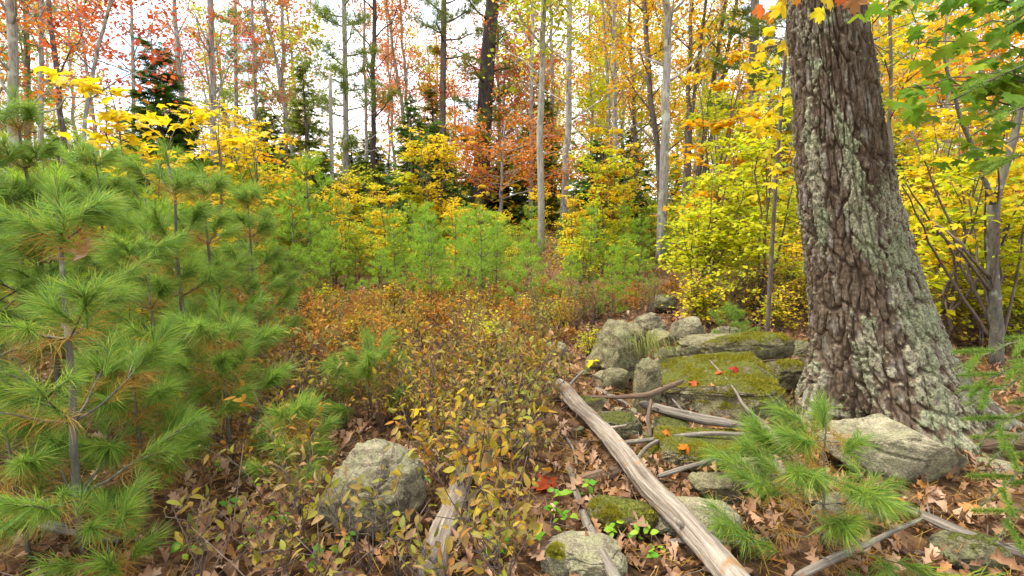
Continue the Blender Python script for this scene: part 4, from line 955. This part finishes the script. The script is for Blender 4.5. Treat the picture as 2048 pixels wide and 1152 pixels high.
tree('red maple hanging over the left edge of the thicket', [(-30, 0), (-20, 200), (-15, 430)], 12, 12, 'grey', 'orange', 1100, 22, 330, -200, 2.2, .5, seed=47, name='maple_tree', ztop=9)
tree('red maple with sparse leaves behind the dark spruce', [(262, 0), (268, 200), (270, 430)], 16, 8, 'grey', 'red', 1200, 24, 180, -250, 2.4, .6, seed=48, name='maple_tree', ztop=9)
# the dead snag
def snag():
    P = [at(660, 146, 17), at(663, 300, 17), at(665, 455, 17)][::-1]; b = P[0].copy(); b[2] = Hf(b[0], b[1])-.05; P = resample(A([b]+P[1:]), 10)
    mb = MB(); mb.tube(P-b, np.linspace(.085, .05, 10), 9, 0, .05); root = thing('dead_snag', 'pale barkless dead trunk with a broken top', 'dead tree', b); obj('trunk', mb.mesh('trunk', B['pale']), root)
    for k in (3, 5, 7):
        q = P[k]-b; w = MB(); w.tube([q, q+A([.25*(-1)**k, .1, .1]), q+A([.45*(-1)**k, .15, .28])], [.02, .012, .005], 5); obj('limb', w.mesh('limb', B['pale']), root)
snag()

# conifers with spreading tiers
def needle_spray(n, r, l=1.0, w=.10):
    pass
SPR = (lambda r: (np.vstack([A([[-.02, y-.05, 0], [.02, y+.12, 0], [sx*.46*(1.1-y), y+.30, -.06]]) for y in np.linspace(0, .85, 6) for sx in (-1, 1)] + [A([[-.05, .0, .0], [.05, .0, 0], [0, 1.1, -.06]])]),
                  np.arange(39).reshape(13, 3)))(0)
def conifer(px, ytop, Y, wpx, mat, label, seed, bark='brown', clear=.05, dens=1.0, name='spruce_tree', droop=.18):
    r = np.random.default_rng(3000+seed); apex = at(px, ytop, Y); b = A([apex[0], Y, Hf(apex[0], Y)-.05]); h = apex[2]-b[2]; W = wpx/2/FPX*Y
    w = MB(); f = MB(); w.tube([[0, 0, 0], [0, 0, h*.5], [0, 0, h]], [.02*h*.8+.02, .012*h+.01, .006], 7); z = h*clear; pos, d = [], []; sz = []
    while z < h*.985:
        fr = 1-z/h; l0 = W*(fr**.75)+.04
        for k in range(8):
            az = r.uniform(0, 2*pi); l = l0*r.uniform(.55, 1.15); s = np.linspace(0, 1, 5); e = .25*(1-fr)-.05
            e += .16*r.standard_normal(); zz_ = z + r.uniform(-.12, .12)*h/5; Q = np.stack([cos(az)*l*s, sin(az)*l*s, zz_+l*(e*s-droop*s*(1-s)*1.2)], 1); w.tube(Q, np.linspace(.012, .003, 5), 3)
            n = max(5, int(l/.13*3.4*dens)); t = r.uniform(.15, 1, n); p = np.stack([np.interp(t, s, Q[:, c]) for c in range(3)], 1)
            sgn = r.choice([-1, 1], n); a2 = az + sgn*r.uniform(.2, 1.0, n); pos.append(p); d.append(np.stack([np.cos(a2), np.sin(a2), r.uniform(-.55, .4, n)], 1)); sz.append(r.uniform(.18, .36, n)*(.55+.6*min(1, l)))
        z += max(.09, .16*h/4)*r.uniform(.7, 1.2)
    pos = np.vstack(pos); d = np.vstack(d); sz = np.concatenate(sz); f.scatter(SPR, pos, frames(d, A([[0, 0, 1.]])+.3*r.standard_normal(d.shape)), sz)
    root = thing(name, label, 'conifer', b, 'conifers around the clearing'); obj('trunk', w.mesh('trunk', B[bark]), root); obj('crown', f.mesh('crown', L[mat]), root)
conifer(300, 60, 12, 230, 'needle_dark', 'broad dark green spruce behind the yellow maple saplings', 1, dens=1.3)
conifer(820, 192, 16, 130, 'needle_dark', 'taller of two narrow spruces left of the big dark pine', 2)
conifer(870, 236, 15, 120, 'needle_dark', 'shorter of two narrow spruces, touching the big dark pine', 3)
conifer(1196, 275, 16, 150, 'needle_dark', 'dark broad spruce in the gap behind the yellow bushes', 4, dens=1.2)
conifer(604, 128, 17, 150, 'needle_olive', 'airy olive hemlock left of the dead snag', 5, dens=.7, name='hemlock_tree')
conifer(640, 300, 15, 130, 'needle_olive', 'small olive hemlock at the foot of the dead snag', 6, dens=.8, name='hemlock_tree')
conifer(1545, 150, 18, 170, 'needle_olive', 'olive hemlock beside the oak trunk', 7, dens=.7, name='hemlock_tree')
conifer(110, 270, 15, 190, 'needle_olive', 'wide olive hemlock behind the left pine thicket', 8, dens=.8, name='hemlock_tree')
conifer(1240, 330, 20, 130, 'needle_dark', 'small dark spruce behind the pale maple', 9)
conifer(740, 330, 22, 150, 'needle_olive', 'low olive hemlock among the dark poles', 10, dens=.9, name='hemlock_tree')

def tall_pine(path, Y, wpx, bark, label, seed, py0, limbs=16, ll=1.8, mat='needle_olive', ztop=11, el=.15):
    r = np.random.default_rng(4000+seed); P = extend(path, Y, ztop); b = P[0].copy(); S = resample(P, 20)-b; rad = wpx/2/FPX*Y; R = rad*np.linspace(1.1, .6, 20)
    w = MB(); f = MB(); w.tube(S, R, 12, 0, .03, r); tm = tuft_tm(26, .24, .009, .8, .05, 90+seed); pos, d = [], []
    z0 = zy(py0, Y)-b[2]; z1 = S[-1][2]
    for k in range(limbs):
        z = z0+(z1-z0)*(k+r.random())/limbs; p0 = A([np.interp(z, S[:, 2], S[:, c]) for c in range(3)]); az = k*2.4+r.uniform(-.5, .5); l = ll*r.uniform(.5, 1.2); s = np.linspace(0, 1, 6)
        Q = p0+np.stack([cos(az)*l*s, sin(az)*l*s, l*(el*s+.25*s*s)], 1)+.04*l*r.standard_normal((6, 3))*s[:, None]; w.tube(Q, np.linspace(min(.05, rad*.3), .008, 6), 5)
        if r.random() < .2: continue
        n = int(34*l); t = r.uniform(.3, 1.05, n); p = np.stack([np.interp(t, s, Q[:, c]) for c in range(3)], 1)+r.standard_normal((n, 3))*A([.22, .22, .10])*l*.6
        pos.append(p); d.append(np.stack([cos(az)+.8*r.standard_normal(n), sin(az)+.8*r.standard_normal(n), .5+.3*r.standard_normal(n)], 1))
    pos = np.vstack(pos); d = nrm(np.vstack(d)); f.scatter(tm, pos, frames(d, A([[0, 0, 1.]])+.3*r.standard_normal(d.shape)), r.uniform(.7, 1.15, len(pos)))
    root = thing('pine_tree', label, 'pine', b, 'tall pines around the clearing'); obj('trunk', w.mesh('trunk', B[bark]), root); obj('crown', f.mesh('crown', L[mat]), root)
tall_pine([(688, 0), (692, 250), (690, 450)], 19, 12, 'grey', 'slim tall pine with tufted green boughs right of the snag', 1, 330, 30, 1.5, 'needle_olive', 9.2)
tall_pine([(888, 0), (885, 250), (880, 430)], 24, 14, 'brown', 'straight tall pine left of the big dark pine', 2, 120, 18, 2.0, 'needle_olive', 12)
tall_pine([(985, 0), (976, 110), (961, 370), (957, 430)], 24, 33, 'dark', 'big dark pine trunk with thick bark in the middle', 3, 330, 22, 2.4, 'needle_olive', 13)
tall_pine([(1510, 0), (1506, 250), (1504, 450)], 15, 20, 'grey', 'grey pine trunk with drooping boughs next to the oak', 4, 330, 24, 1.5, 'needle_olive', 8.5, .0)
tall_pine([(470, 0), (472, 200), (474, 430)], 25, 9, 'grey', 'mid-green pine in the gap right of the bare ash', 6, 330, 24, 1.8, 'needle_olive', 9.5)
tall_pine([(1585, 0), (1580, 200), (1578, 430)], 14, 10, 'grey', 'slim soft green pine almost touching the oak', 7, 330, 22, 1.2, 'needle_olive', 7)
tall_pine([(52, 0), (55, 200), (55, 430)], 20, 12, 'brown', 'tall pine behind the forked grey maple', 5, 330, 22, 2.2, 'needle_olive', 10)

# far conifers: copies of two built ones
fc = [o for o in COL.objects if o.name.startswith(('hemlock_tree', 'spruce_tree')) and o.parent is None][:5]
r = np.random.default_rng(54)
for i in range(38):
    src = fc[i % 5]; c = src.copy(); COL.objects.link(c); Y = r.uniform(22, 38); x = Y*(r.uniform(-1.2, 1.1) if i < 22 else r.uniform(-.95, .12)); c.location = (x, Y, Hf(x, Y)-.1); k = r.uniform(.75, 1.15)*(1 if i < 22 else 1.15); c.scale = (k*1.25, k*1.25, k); c.rotation_euler = (0, 0, r.uniform(0, 6.28))
    hem = 'hemlock' in src.name
    c['label'] = ('far olive hemlock' if hem else 'far dark spruce') + ' in the wood beyond the ' + ('pine thicket' if x < -.45*Y else 'dark pole trunks' if x < 0 else 'tumbled wall'); c['group'] = 'far conifers'
    for ch in src.children:
        d = ch.copy(); COL.objects.link(d); d.parent = c
        if ch.name.startswith('crown') and i % 2: d.material_slots[0].link = 'OBJECT'; d.material_slots[0].material = L['needle_olive']
    if i % 2: c['label'] = 'far olive hemlock in the wood beyond the ' + ('pine thicket' if x < -.45*Y else 'dark pole trunks' if x < 0 else 'tumbled wall'); c.name = 'hemlock_tree'
# far trees: a few kinds, copied
def far_proto(seed, leaf, n):
    r = np.random.default_rng(5000+seed); w = MB(); f = MB(); S = np.stack([.3*np.linspace(0, 1, 14)*r.standard_normal(), .2*np.linspace(0, 1, 14), np.linspace(0, 13, 14)], 1) if False else np.stack([.4*r.standard_normal()*np.linspace(0, 1, 14)**1.5+.04*r.standard_normal(14), .04*r.standard_normal(14), np.linspace(0, 13, 14)], 1)
    R = np.linspace(.11, .04, 14); w.tube(S, R, 7); limbs_leaves(S, R, r, w, 24, 2.0, 12.5, 2.2, .6, n*2, .17, DIAW, f, clump=.5)
    return w.mesh('trunk', B['grey' if seed % 3 else 'brown']), f.mesh('crown', L[leaf])
FP = [far_proto(1, 'orange', 900), far_proto(2, 'gold', 1000), far_proto(4, 'salmon', 500), far_proto(5, 'lime', 800), far_proto(7, 'salmon', 130)]
FL = ['far orange-leaved tree in the wood beyond the clearing', 'far golden-leaved tree in the wood beyond the clearing', 'far faded pink tree in the wood beyond the clearing', 'far yellow-green tree in the wood beyond the clearing', 'far almost bare tree in the wood beyond the clearing']
r = np.random.default_rng(55)
for i in range(84):
    Y = r.uniform(26, 50); x = Y*r.uniform(-1.35, 1.35); k = i % 5
    if x/Y > .05 and k in (2, 4): k = (1, 3)[i % 2]
    if x/Y < -.3 and k == 1: k = 2
    px = proj(A([x, Y, 0]))[0]; wh = 'pine thicket' if px < 420 else 'dark pole trunks' if px < 860 else 'big dark pine' if px < 1180 else 'tumbled wall' if px < 1600 else 'thicket right of the oak'
    lab = FL[k].replace('in the wood beyond the clearing', ('crooked ' if i % 3 == 0 else '') + 'in the wood beyond the ' + wh).replace('tree crooked in', 'tree in')
    place(FP[k], 'far_tree', lab, 'tree', 'far trees beyond the ' + wh, (x, Y, Hf(x, Y)-.1), r.uniform(0, 6.28), r.uniform(.8, 1.25), ('trunk', 'crown'))
# far undergrowth behind the clearing
def far_under():
    rr = np.random.default_rng(88)
    for nm, mt, n, lab in (('far_thicket', 'gold', 24000, 'mass of golden undergrowth between the far trunks'), ('far_thicket', 'needle_olive', 24000, 'mass of dull green undergrowth between the far trunks')):
        m = MB(); Y = rr.uniform(20, 56, n); x = Y*rr.uniform(-1.4, 1.4, n); cl = fbm(np.stack([x*.35, Y*.35, x*0], 1), 3, 5 if mt == 'gold' else 15)
        h = np.clip(2.8+2.8*cl, .5, 7.0)*(.6 + Y/60); z = H(x, Y)+h*rr.uniform(0, 1, n)**.8
        m.scatter(DIAW, np.stack([x, Y, z], 1), leaf_frames(n, rr, .7), rr.uniform(.18, .36, n))
        tag(obj(nm, m.mesh(nm, L[mt])), lab, 'undergrowth', kind='stuff')
far_under()

# ------------------------------------------------------------------ right-hand sapling and big maple leaves
def right_sapling():
    r = np.random.default_rng(61); Y = 4.35; b = G(1992, 735); Y = b[1]
    root = thing('maple_sapling', 'smooth grey forked sapling standing right of the oak root', 'sapling', b, 'leafy saplings')
    def tb(nm, pts, ws, mat='grey', k=8):
        P = A([at(px, py, Y+dy) for px, py, dy in pts]); P = resample(P, 12); P = P + .006*r.standard_normal(P.shape)
        P[0] = at(pts[0][0], pts[0][1], Y+pts[0][2]); mb = MB(); mb.tube(P-b, np.interp(np.linspace(0, 1, 12), np.linspace(0, 1, len(ws)), ws)/2/FPX*Y, k); obj(nm, mb.mesh(nm, B[mat]), root); return P
    tb('trunk', [(1992, 740, 0), (1988, 600, 0), (1986, 410, 0)], [26, 22, 18], 'sapling', 12)
    ends = [tb('limb', [(1986, 412, 0), (2012, 340, .02), (2034, 250, .05), (2060, 80, .1)], [14, 13, 11, 6], 'sapling'), tb('limb', [(1986, 412, 0), (1960, 330, -.05), (1920, 230, -.1), (1890, 120, -.1), (1895, 0, 0)], [10, 9, 7, 5, 3], 'sapling')]
    for q in range(12):
        x1 = r.uniform(1800, 2080); y1 = r.uniform(240, 480); y0 = r.uniform(560, 720)
        ends.append(tb('limb', [(1990+r.uniform(-8, 8), y0, 0), ((1990+x1)/2+r.uniform(-15, 15), (y0+y1)/2, r.uniform(-.2, .3)), (x1, y1, r.uniform(-.4, .6))], [7, 5, 2.5], 'twig', 5))
    me = []
    for t_ in STARS:
        mb = MB(); mb.add(*t_); me.append(mb.mesh('leaf', L['yellow']))
    for P in ends:
        for _ in range(7):
            p = P[r.integers(7, 12)]-b+.05*r.standard_normal(3); R = leaf_frames(1, r, .4, .3)[0]; obj('leaf', me[r.integers(3)], root, M=mat4(R, p, r.uniform(.07, .11)))
right_sapling()
def big_leaf_maple():
    r = np.random.default_rng(62); bx = at(2190, 400, 2.75); b = A([bx[0], 2.75, Hf(bx[0], 2.75)])
    root = thing('maple_sapling', 'large-leaved green maple sapling reaching in from the right', 'sapling', b, 'leafy saplings')
    mb = MB(); S = resample(A([b, b+A([0, 0, 1.3]), at(2180, 150, 2.75), at(2160, -250, 2.8)]), 10); mb.tube(S-b, np.linspace(.022, .01, 10), 8); obj('trunk', mb.mesh('trunk', B['grey']), root)
    me = []
    for t_ in STARS:
        mb = MB(); mb.add(*t_); me.append(mb.mesh('leaf', L['green']))
    for k in range(11):
        ty = r.uniform(-60, 300); ex = r.uniform(1770, 1960); ey = ty+r.uniform(-60, 60) - 10; z = np.interp(ty, [-250, 400], [S[-1][2], 1.5]); p0 = A([np.interp(z, S[:, 2], S[:, c]) for c in range(3)])
        e = at(ex, ey, r.uniform(2.5, 3.1)); P = resample(A([p0, (p0+e)/2+A([0, 0, .06]), e]), 9)+.008*r.standard_normal((9, 3)); mb = MB(); mb.tube(P-b, np.linspace(.007, .002, 9), 5); bo = obj('branch', mb.mesh('branch', B['twig']), root)
        for q in range(27):
            p = P[r.integers(2, 9)]-b+r.standard_normal(3)*A([.09, .09, .05]); R = leaf_frames(1, r, .35, .3)[0]; obj('leaf', me[r.integers(3)], bo, M=mat4(R, p, r.uniform(.075, .125)))
big_leaf_maple()
def top_branch():
    r = np.random.default_rng(63); Y = 2.25; b = at(1560, -560, Y+.35)
    # a hanging bough of a maple whose stem stands behind the oak
    base = at(1560, 400, 4.6); base[2] = Hf(base[0], base[1])
    root = thing('maple_tree', 'slim maple behind the oak whose yellow leaves hang before its trunk', 'tree', base, 'leafy saplings')
    mb = MB(); S = resample(A([base, base+A([-.05, 0, 1.6]), base+A([-.12, -.1, 3.4])]), 9); mb.tube(S-base, np.linspace(.022, .012, 9), 8); obj('trunk', mb.mesh('trunk', B['twig']), root)
    e = at(1640, -70, 2.4); P = resample(A([S[-1], (S[-1]+e)/2+A([0, 0, .3]), e]), 9); mb = MB(); mb.tube(P-base, np.linspace(.011, .004, 9), 6); bo = obj('branch', mb.mesh('branch', B['twig']), root)
    mm = {}
    for c in ('yellow', 'orange', 'tan'):
        mb = MB(); mb.add(*STARS[1]); mm[c] = mb.mesh('leaf', L[c])
    for px, py, c, s in [(1515, -5, 'orange', .11), (1520, 25, 'orange', .12), (1555, 10, 'yellow', .12), (1570, 30, 'yellow', .12), (1600, -10, 'yellow', .12), (1540, 45, 'orange', .09), (1650, 8, 'yellow', .12), (1640, 32, 'yellow', .12), (1690, -8, 'orange', .13), (1712, 8, 'tan', .13), (1625, -25, 'red' if False else 'orange', .1), (1590, 5, 'orange', .1)]:
        p = at(px, py-24, 2.4+.1*r.standard_normal()); R = frames(A([[.4*r.standard_normal(), .3*r.standard_normal(), -.8]]), A([[.5*r.standard_normal(), -1., .5]]))[0]; o = obj('leaf', mm[c], bo, M=mat4(R, p-base, s*.74))
        tw = MB(); tw.tube([P[-1]-base, p-base], [.0025, .0012], 4); obj('twig', tw.mesh('twig', B['twig']), bo)
    # sprays of yellow leaves beside the trunk
    for k in range(7):
        e = at(r.uniform(1500, 1600), r.uniform(90, 380), r.uniform(3.6, 4.4)); z = min(3.2, e[2]+.2); p0 = A([np.interp(z, S[:, 2], S[:, c]) for c in range(3)]); Q = resample(A([p0, (p0+e)/2+A([0, 0, .05]), e]), 7); mb = MB(); mb.tube(Q-base, np.linspace(.006, .002, 7), 4); b2 = obj('branch', mb.mesh('branch', B['twig']), root)
        for q in range(9): obj('leaf', mm['yellow'], b2, M=mat4(leaf_frames(1, r, .4, .3)[0], Q[r.integers(3, 7)]-base+.06*r.standard_normal(3), r.uniform(.08, .12)))
top_branch()
# spruce whose boughs reach in from the right edge
def edge_spruce():
    r = np.random.default_rng(64); b0 = at(2260, 500, 2.1); b = A([b0[0], 2.1, Hf(b0[0], 2.1)]); root = thing('spruce_sapling', 'young spruce reaching dense green boughs in at the right edge', 'conifer', b, 'leafy saplings')
    mb = MB(); S = A([[0, 0, 0], [0, 0, 1.0], [0, 0, 2.4]]); mb.tube(S, [.03, .022, .008], 8); obj('trunk', mb.mesh('trunk', B['brown']), root)
    def bough(e, l_):
        p0 = A([0, 0, e[2]-b[2]+.12]); e = e-b; P = resample(A([p0, (p0+e)/2+A([0, 0, .07]), e]), 12); P = P + A([0, 0, -1.])*(.06*np.linspace(0, 1, 12)**3)[:, None] + .006*r.standard_normal(P.shape); w = MB(); w.tube(P, np.linspace(.007, .003, 12), 5); bo = obj('branch', w.mesh('branch', B['brown']), root); f = MB(); n = 2600
        t = r.uniform(1, 11, n); p = np.stack([np.interp(t, np.arange(12), P[:, c]) for c in range(3)], 1); ax = nrm(P[-1]-P[0]); fk = r.integers(0, 5, n); sd_ = nrm(np.cross(ax, [0, 0, 1.])); u_ = r.uniform(0, .14, n); fr_ = A([4, 6, 8, 9, 7])[fk]; sg_ = A([1, -1, 1, -1, 0])[fk]; p = np.where((sg_ != 0)[:, None], P[fr_] + (ax*.7 + sd_*sg_[:, None]*.75)*u_[:, None] - A([0, 0, .25])*u_[:, None]**1.5, p); d = nrm(r.standard_normal((n, 3))+ax*1.1+A([0, 0, .3]))
        tm = (A([[-.05, 0, 0], [.05, 0, 0], [0, 1, 0]]), A([[0, 1, 2]])); f.scatter(tm, p, frames(d, r.standard_normal(d.shape)), r.uniform(.019, .033, n)); obj('needles', f.mesh('needles', L['needle']), bo)['kind'] = 'stuff'
    for px, py, Y in [(1915, 718, 2.2), (1935, 790, 2.15), (1960, 860, 2.05), (1970, 985, 1.95), (1990, 1060, 1.9), (1905, 175, 2.3), (1950, 235, 2.2), (1960, 330, 2.3), (2010, 20, 2.2), (1925, 760, 2.25), (1985, 900, 2.0)]: bough(at(px, py, Y), .5)
edge_spruce()

# ------------------------------------------------------------------ leaf litter
def litter():
    r = np.random.default_rng(71); ml = {}
    for c in ('brown', 'tan'):
        for k, t_ in enumerate(OAKS):
            mb = MB(); mb.add(*t_); ml[c, k] = mb.mesh('fallen_leaf', L[c])
    for c in ('orange', 'yellow', 'red', 'gold'):
        mb = MB(); mb.add(*STARS[1]); ml[c, 0] = mb.mesh('fallen_leaf', L[c])
    cnt = 0
    while cnt < 230:
        px = r.uniform(300, 2048); py = r.uniform(760, 1150)
        if px < 1000 and r.random() < .65: continue
        g = G(px, py); c = 'tan' if r.random() < .4 else 'brown'
        R = leaf_frames(1, r, .45, 0)[0]; o = obj('fallen_leaf', ml[c, r.integers(4)], None, M=mat4(R, g+A([0, 0, r.uniform(.015, .05)]), r.uniform(.08, .13)))
        tag(o, 'pale tan curled oak leaf on the forest floor' if c == 'tan' else 'brown curled oak leaf on the forest floor', 'leaf', 'fallen oak leaves'); cnt += 1
    sp = [(1098, 968, 'red', .17, .08, 'vivid red maple leaf on the litter left of the fallen log'), (1060, 1000, 'orange', .08, .03, 'small orange-red leaf beside the vivid red maple leaf'), (1388, 770, 'red', .10, None, 'red-orange leaf on the moss of the slab'), (1425, 775, 'tan', .09, None, 'pinkish tan leaf beside the red-orange one on the slab'),
          (1440, 748, 'orange', .08, None, 'orange leaf near the back edge of the slab'), (1468, 744, 'red', .09, None, 'red leaf at the back edge of the slab'), (1335, 868, 'orange', .11, .14, 'orange leaf standing among sticks by the low ledge'), (1370, 900, 'orange', .08, None, 'orange-brown leaf on the low mossy ledge'), (1185, 722, 'yellow', .13, .15, 'yellow leaf caught in twigs by the largest boulder'),
          (1745, 895, 'orange', .14, .04, 'glossy orange-brown leaf between the seedling and pale rock'), (1690, 885, 'orange', .12, .04, 'orange leaf at the foot of the oak beside the seedling'), (1945, 890, 'orange', .13, .05, 'russet oak leaf standing against the oak root'), (1895, 1010, 'tan', .18, .06, 'large tan oak leaf below the pale angular rock'), (1600, 955, 'brown', .10, .05, 'dark brown leaf right of the pale grey stone'),
          (600, 955, 'orange', .12, .2, 'bright orange leaf left of the round boulder'), (620, 1015, 'yellow', .11, .12, 'golden leaf low by the round boulder'), (350, 785, 'gold', .08, .5, 'orange leaf caught in the pine needles'), (835, 820, 'yellow', .10, .3, 'yellow leaf caught in the huckleberry behind the boulder'), (1050, 640, 'orange', .1, .3, 'orange leaf caught in the rusty brush'), (960, 1140, 'red', .12, .02, 'red leaf by the lower end of the broken log')]
    dg = bpy.context.evaluated_depsgraph_get()
    for px, py, c, s, z, lab in sp:
        g = G(px, py, z) if z is not None else None
        if g is None:
            hit, loc, nn_, *_ = sc.ray_cast(dg, CP.tolist(), nrm(ray(px, py)).tolist()); g = A(loc)+A([0, 0, .018]) if hit else G(px, py)
        k = (c, int(r.integers(4))) if c in ('brown', 'tan') else (c, 0)
        d = A([[r.standard_normal(), r.standard_normal(), .1]]); R = frames(d, A([[.2*r.standard_normal(), -.45, 1.]]))[0]
        g = g - R[:, 1]*s*.4
        tag(obj('fallen_leaf', ml[k], None, M=mat4(R, g, s)), lab, 'leaf', 'bright fallen leaves')
    # curled dead leaf in the tall sapling
    g = at(165, 488, 2.02); R = frames(A([[-.7, .1, -.5]]), A([[.2, -1., .5]]))[0]
    tag(obj('dead_leaf', ml['tan', 3], None, M=mat4(R, g-R[:, 1]*.05, .15)), 'pale curled dead leaf caught at the top of the tall slender pine', 'leaf')
    m = MB(); n = 15000
    x = r.uniform(-4.5, 6, n); y = 1.2+r.random(n)**1.3*7.5; z = H(x, y)+r.uniform(.002, .05, n)
    for k in range(3):
        i = np.arange(n) % 3 == k; m.scatter(OAKL[k], np.stack([x, y, z], 1)[i], leaf_frames(int(i.sum()), r, .5, 0), r.uniform(.05, .105, int(i.sum())) if k != 1 else r.uniform(.04, .075, int(i.sum())), 0 if k else 1)
    o = tag(obj('leaf_litter', m.mesh('leaf_litter', [L['brown'], L['tan']])), 'thick carpet of brown fallen leaves over the forest floor', 'leaf litter', kind='stuff')
    m = MB(); n = 14000; x = r.uniform(-4, 4.5, n); y = 1.2+r.random(n)*4.5; tm = (A([[-.012, 0, 0], [.012, 0, 0], [.012, 1, .05], [-.012, 1, .05]]), A([[0, 1, 2, 3]]))
    m.scatter(tm, np.stack([x, y, H(x, y)+r.uniform(.02, .055, n)], 1), leaf_frames(n, r, .3, 0), r.uniform(.06, .11, n)); tag(obj('needle_litter', m.mesh('needle_litter', L['needle_gold'])), 'shed rusty pine needles strewn over the leaves', 'needle litter', kind='stuff')
def twig_litter():
    r = np.random.default_rng(74); m = MB()
    for k in range(900):
        x = r.uniform(-3.2, 4); y = 1.3+r.random()**1.2*5; z = Hf(x, y); l = r.uniform(.08, .35); a = r.uniform(0, 2*pi); up = abs(r.normal(0, .25)) if x > 0 else abs(r.normal(.3, .6))
        p = A([x, y, z+.02]); d = A([cos(a), sin(a), up]); m.tube([p, p+d*l*.5+.02*r.standard_normal(3)*l*3, p+d*l], [.0032*r.uniform(.5, 1.3), .0025, .0012], 4)
    tag(obj('twig_litter', m.mesh('twig_litter', B['twig'])), 'fine dead twigs strewn and standing over the forest floor', 'twigs', kind='stuff')
twig_litter()
bpy.context.view_layer.update()
litter()
# ------------------------------------------------------------------ small green plants, grass, cushion, bare twigs
def plants():
    r = np.random.default_rng(72); me = []
    for w_ in (.75, .6):
        mb = MB(); mb.add(*ellipse_leaf(w_, .05, .25)); me.append(mb.mesh('leaf', L['bright']))
    sp = [(1240, 1062, 'right of the crooked branch'), (1220, 1085, 'right of the crooked branch'), (1275, 1090, 'below the pinned mossy stone'), (1300, 1100, 'below the pinned mossy stone'), (1120, 1010, 'left of the crooked branch'), (1105, 1045, 'left of the crooked branch'), (1135, 1060, 'left of the crooked branch'), (985, 1125, 'right of the broken log'), (965, 1090, 'right of the broken log'), (1010, 1115, 'right of the broken log'), (1180, 1000, 'by the upper part of the crooked branch'), (690, 1110, 'in front of the round boulder'), (840, 985, 'beside the round boulder'), (520, 985, 'under the pine branches'), (470, 1030, 'under the pine branches'), (380, 1120, 'under the pine branches'), (560, 1060, 'under the pine branches'), (330, 990, 'under the pine branches'), (500, 1110, 'under the pine branches'), (1360, 700, 'between the wall boulders'), (1330, 712, 'between the wall boulders'), (1375, 715, 'between the wall boulders'), (1310, 1135, 'below the pinned mossy stone'), (1090, 1090, 'by the moss cushion stone'), (640, 1135, 'in front of the round boulder'), (430, 960, 'under the pine branches')]
    for px, py, w_ in sp:
        g = G(px, py); root = thing('seedling_plant', 'small bright green leafy plant ' + w_, 'plant', g, 'little green plants ' + w_); mb = MB(); mb.tube([[0, 0, 0], [.004, 0, .04], [.006, .004, .08]], [.0015, .0013, .001], 4); obj('stem', mb.mesh('stem', B['twig']), root)
        for k in range(7): obj('leaf', me[k % 2], root, M=mat4(leaf_frames(1, r, .3, .05)[0], A([.02*r.standard_normal(), .02*r.standard_normal(), r.uniform(.05, .09)]), r.uniform(.028, .05)))
    # hanging grass on the big boulder
    o, p, F, base = ROCKS['big']; m = MB(); n = 260
    c = at(1268, 672, base[1]-.10)
    for k in range(n):
        q = c + A([.10*r.standard_normal(), .05*r.standard_normal(), .03*r.standard_normal()]); l = r.uniform(.12, .24); d = A([.35+.3*r.standard_normal(), -.55+.2*r.standard_normal(), -.2])
        P = A([q, q+d*l*.5+A([0, 0, .03]), q+d*l*.9-A([0, 0, l*.6])]); s = A([.0022, .0006, 0]); m.add(np.vstack([P[0]-s, P[0]+s, P[1]+s, P[1]-s, P[2]])-c, A([[0, 1, 2], [0, 2, 3], [3, 2, 4]]))
    tag(obj('grass_tuft', m.mesh('grass_tuft', L['grass']), None, c), 'tuft of olive grass drooping over the largest boulder', 'grass')
    # moss cushion
    o, p, F, base = ROCKS['corner']; hit = sc.ray_cast(bpy.context.evaluated_depsgraph_get(), CP.tolist(), nrm(ray(1112, 1104)).tolist()); c = A(hit[1]); m = MB(); n = 1500; d = nrm(r.standard_normal((n, 3))); d[:, 2] = np.abs(d[:, 2]); tm = (A([[-.2, 0, 0], [.2, 0, 0], [0, 1, 0]]), A([[0, 1, 2]])); V, F2 = ico(3); k_ = 1+.35*fbm(V*2.2, 3, 4); m.add(V*A([.030, .034, .016])*k_[:, None], F2); m.scatter(tm, d*A([.030, .034, .016])*(1+.35*fbm(d*2.2, 3, 4))[:, None], frames(d, r.standard_normal(d.shape)), r.uniform(.005, .013, n))
    tag(obj('moss_cushion', m.mesh('moss_cushion', L['moss']), None, c), 'ragged green moss cushion on the pale corner stone', 'moss')
plants()
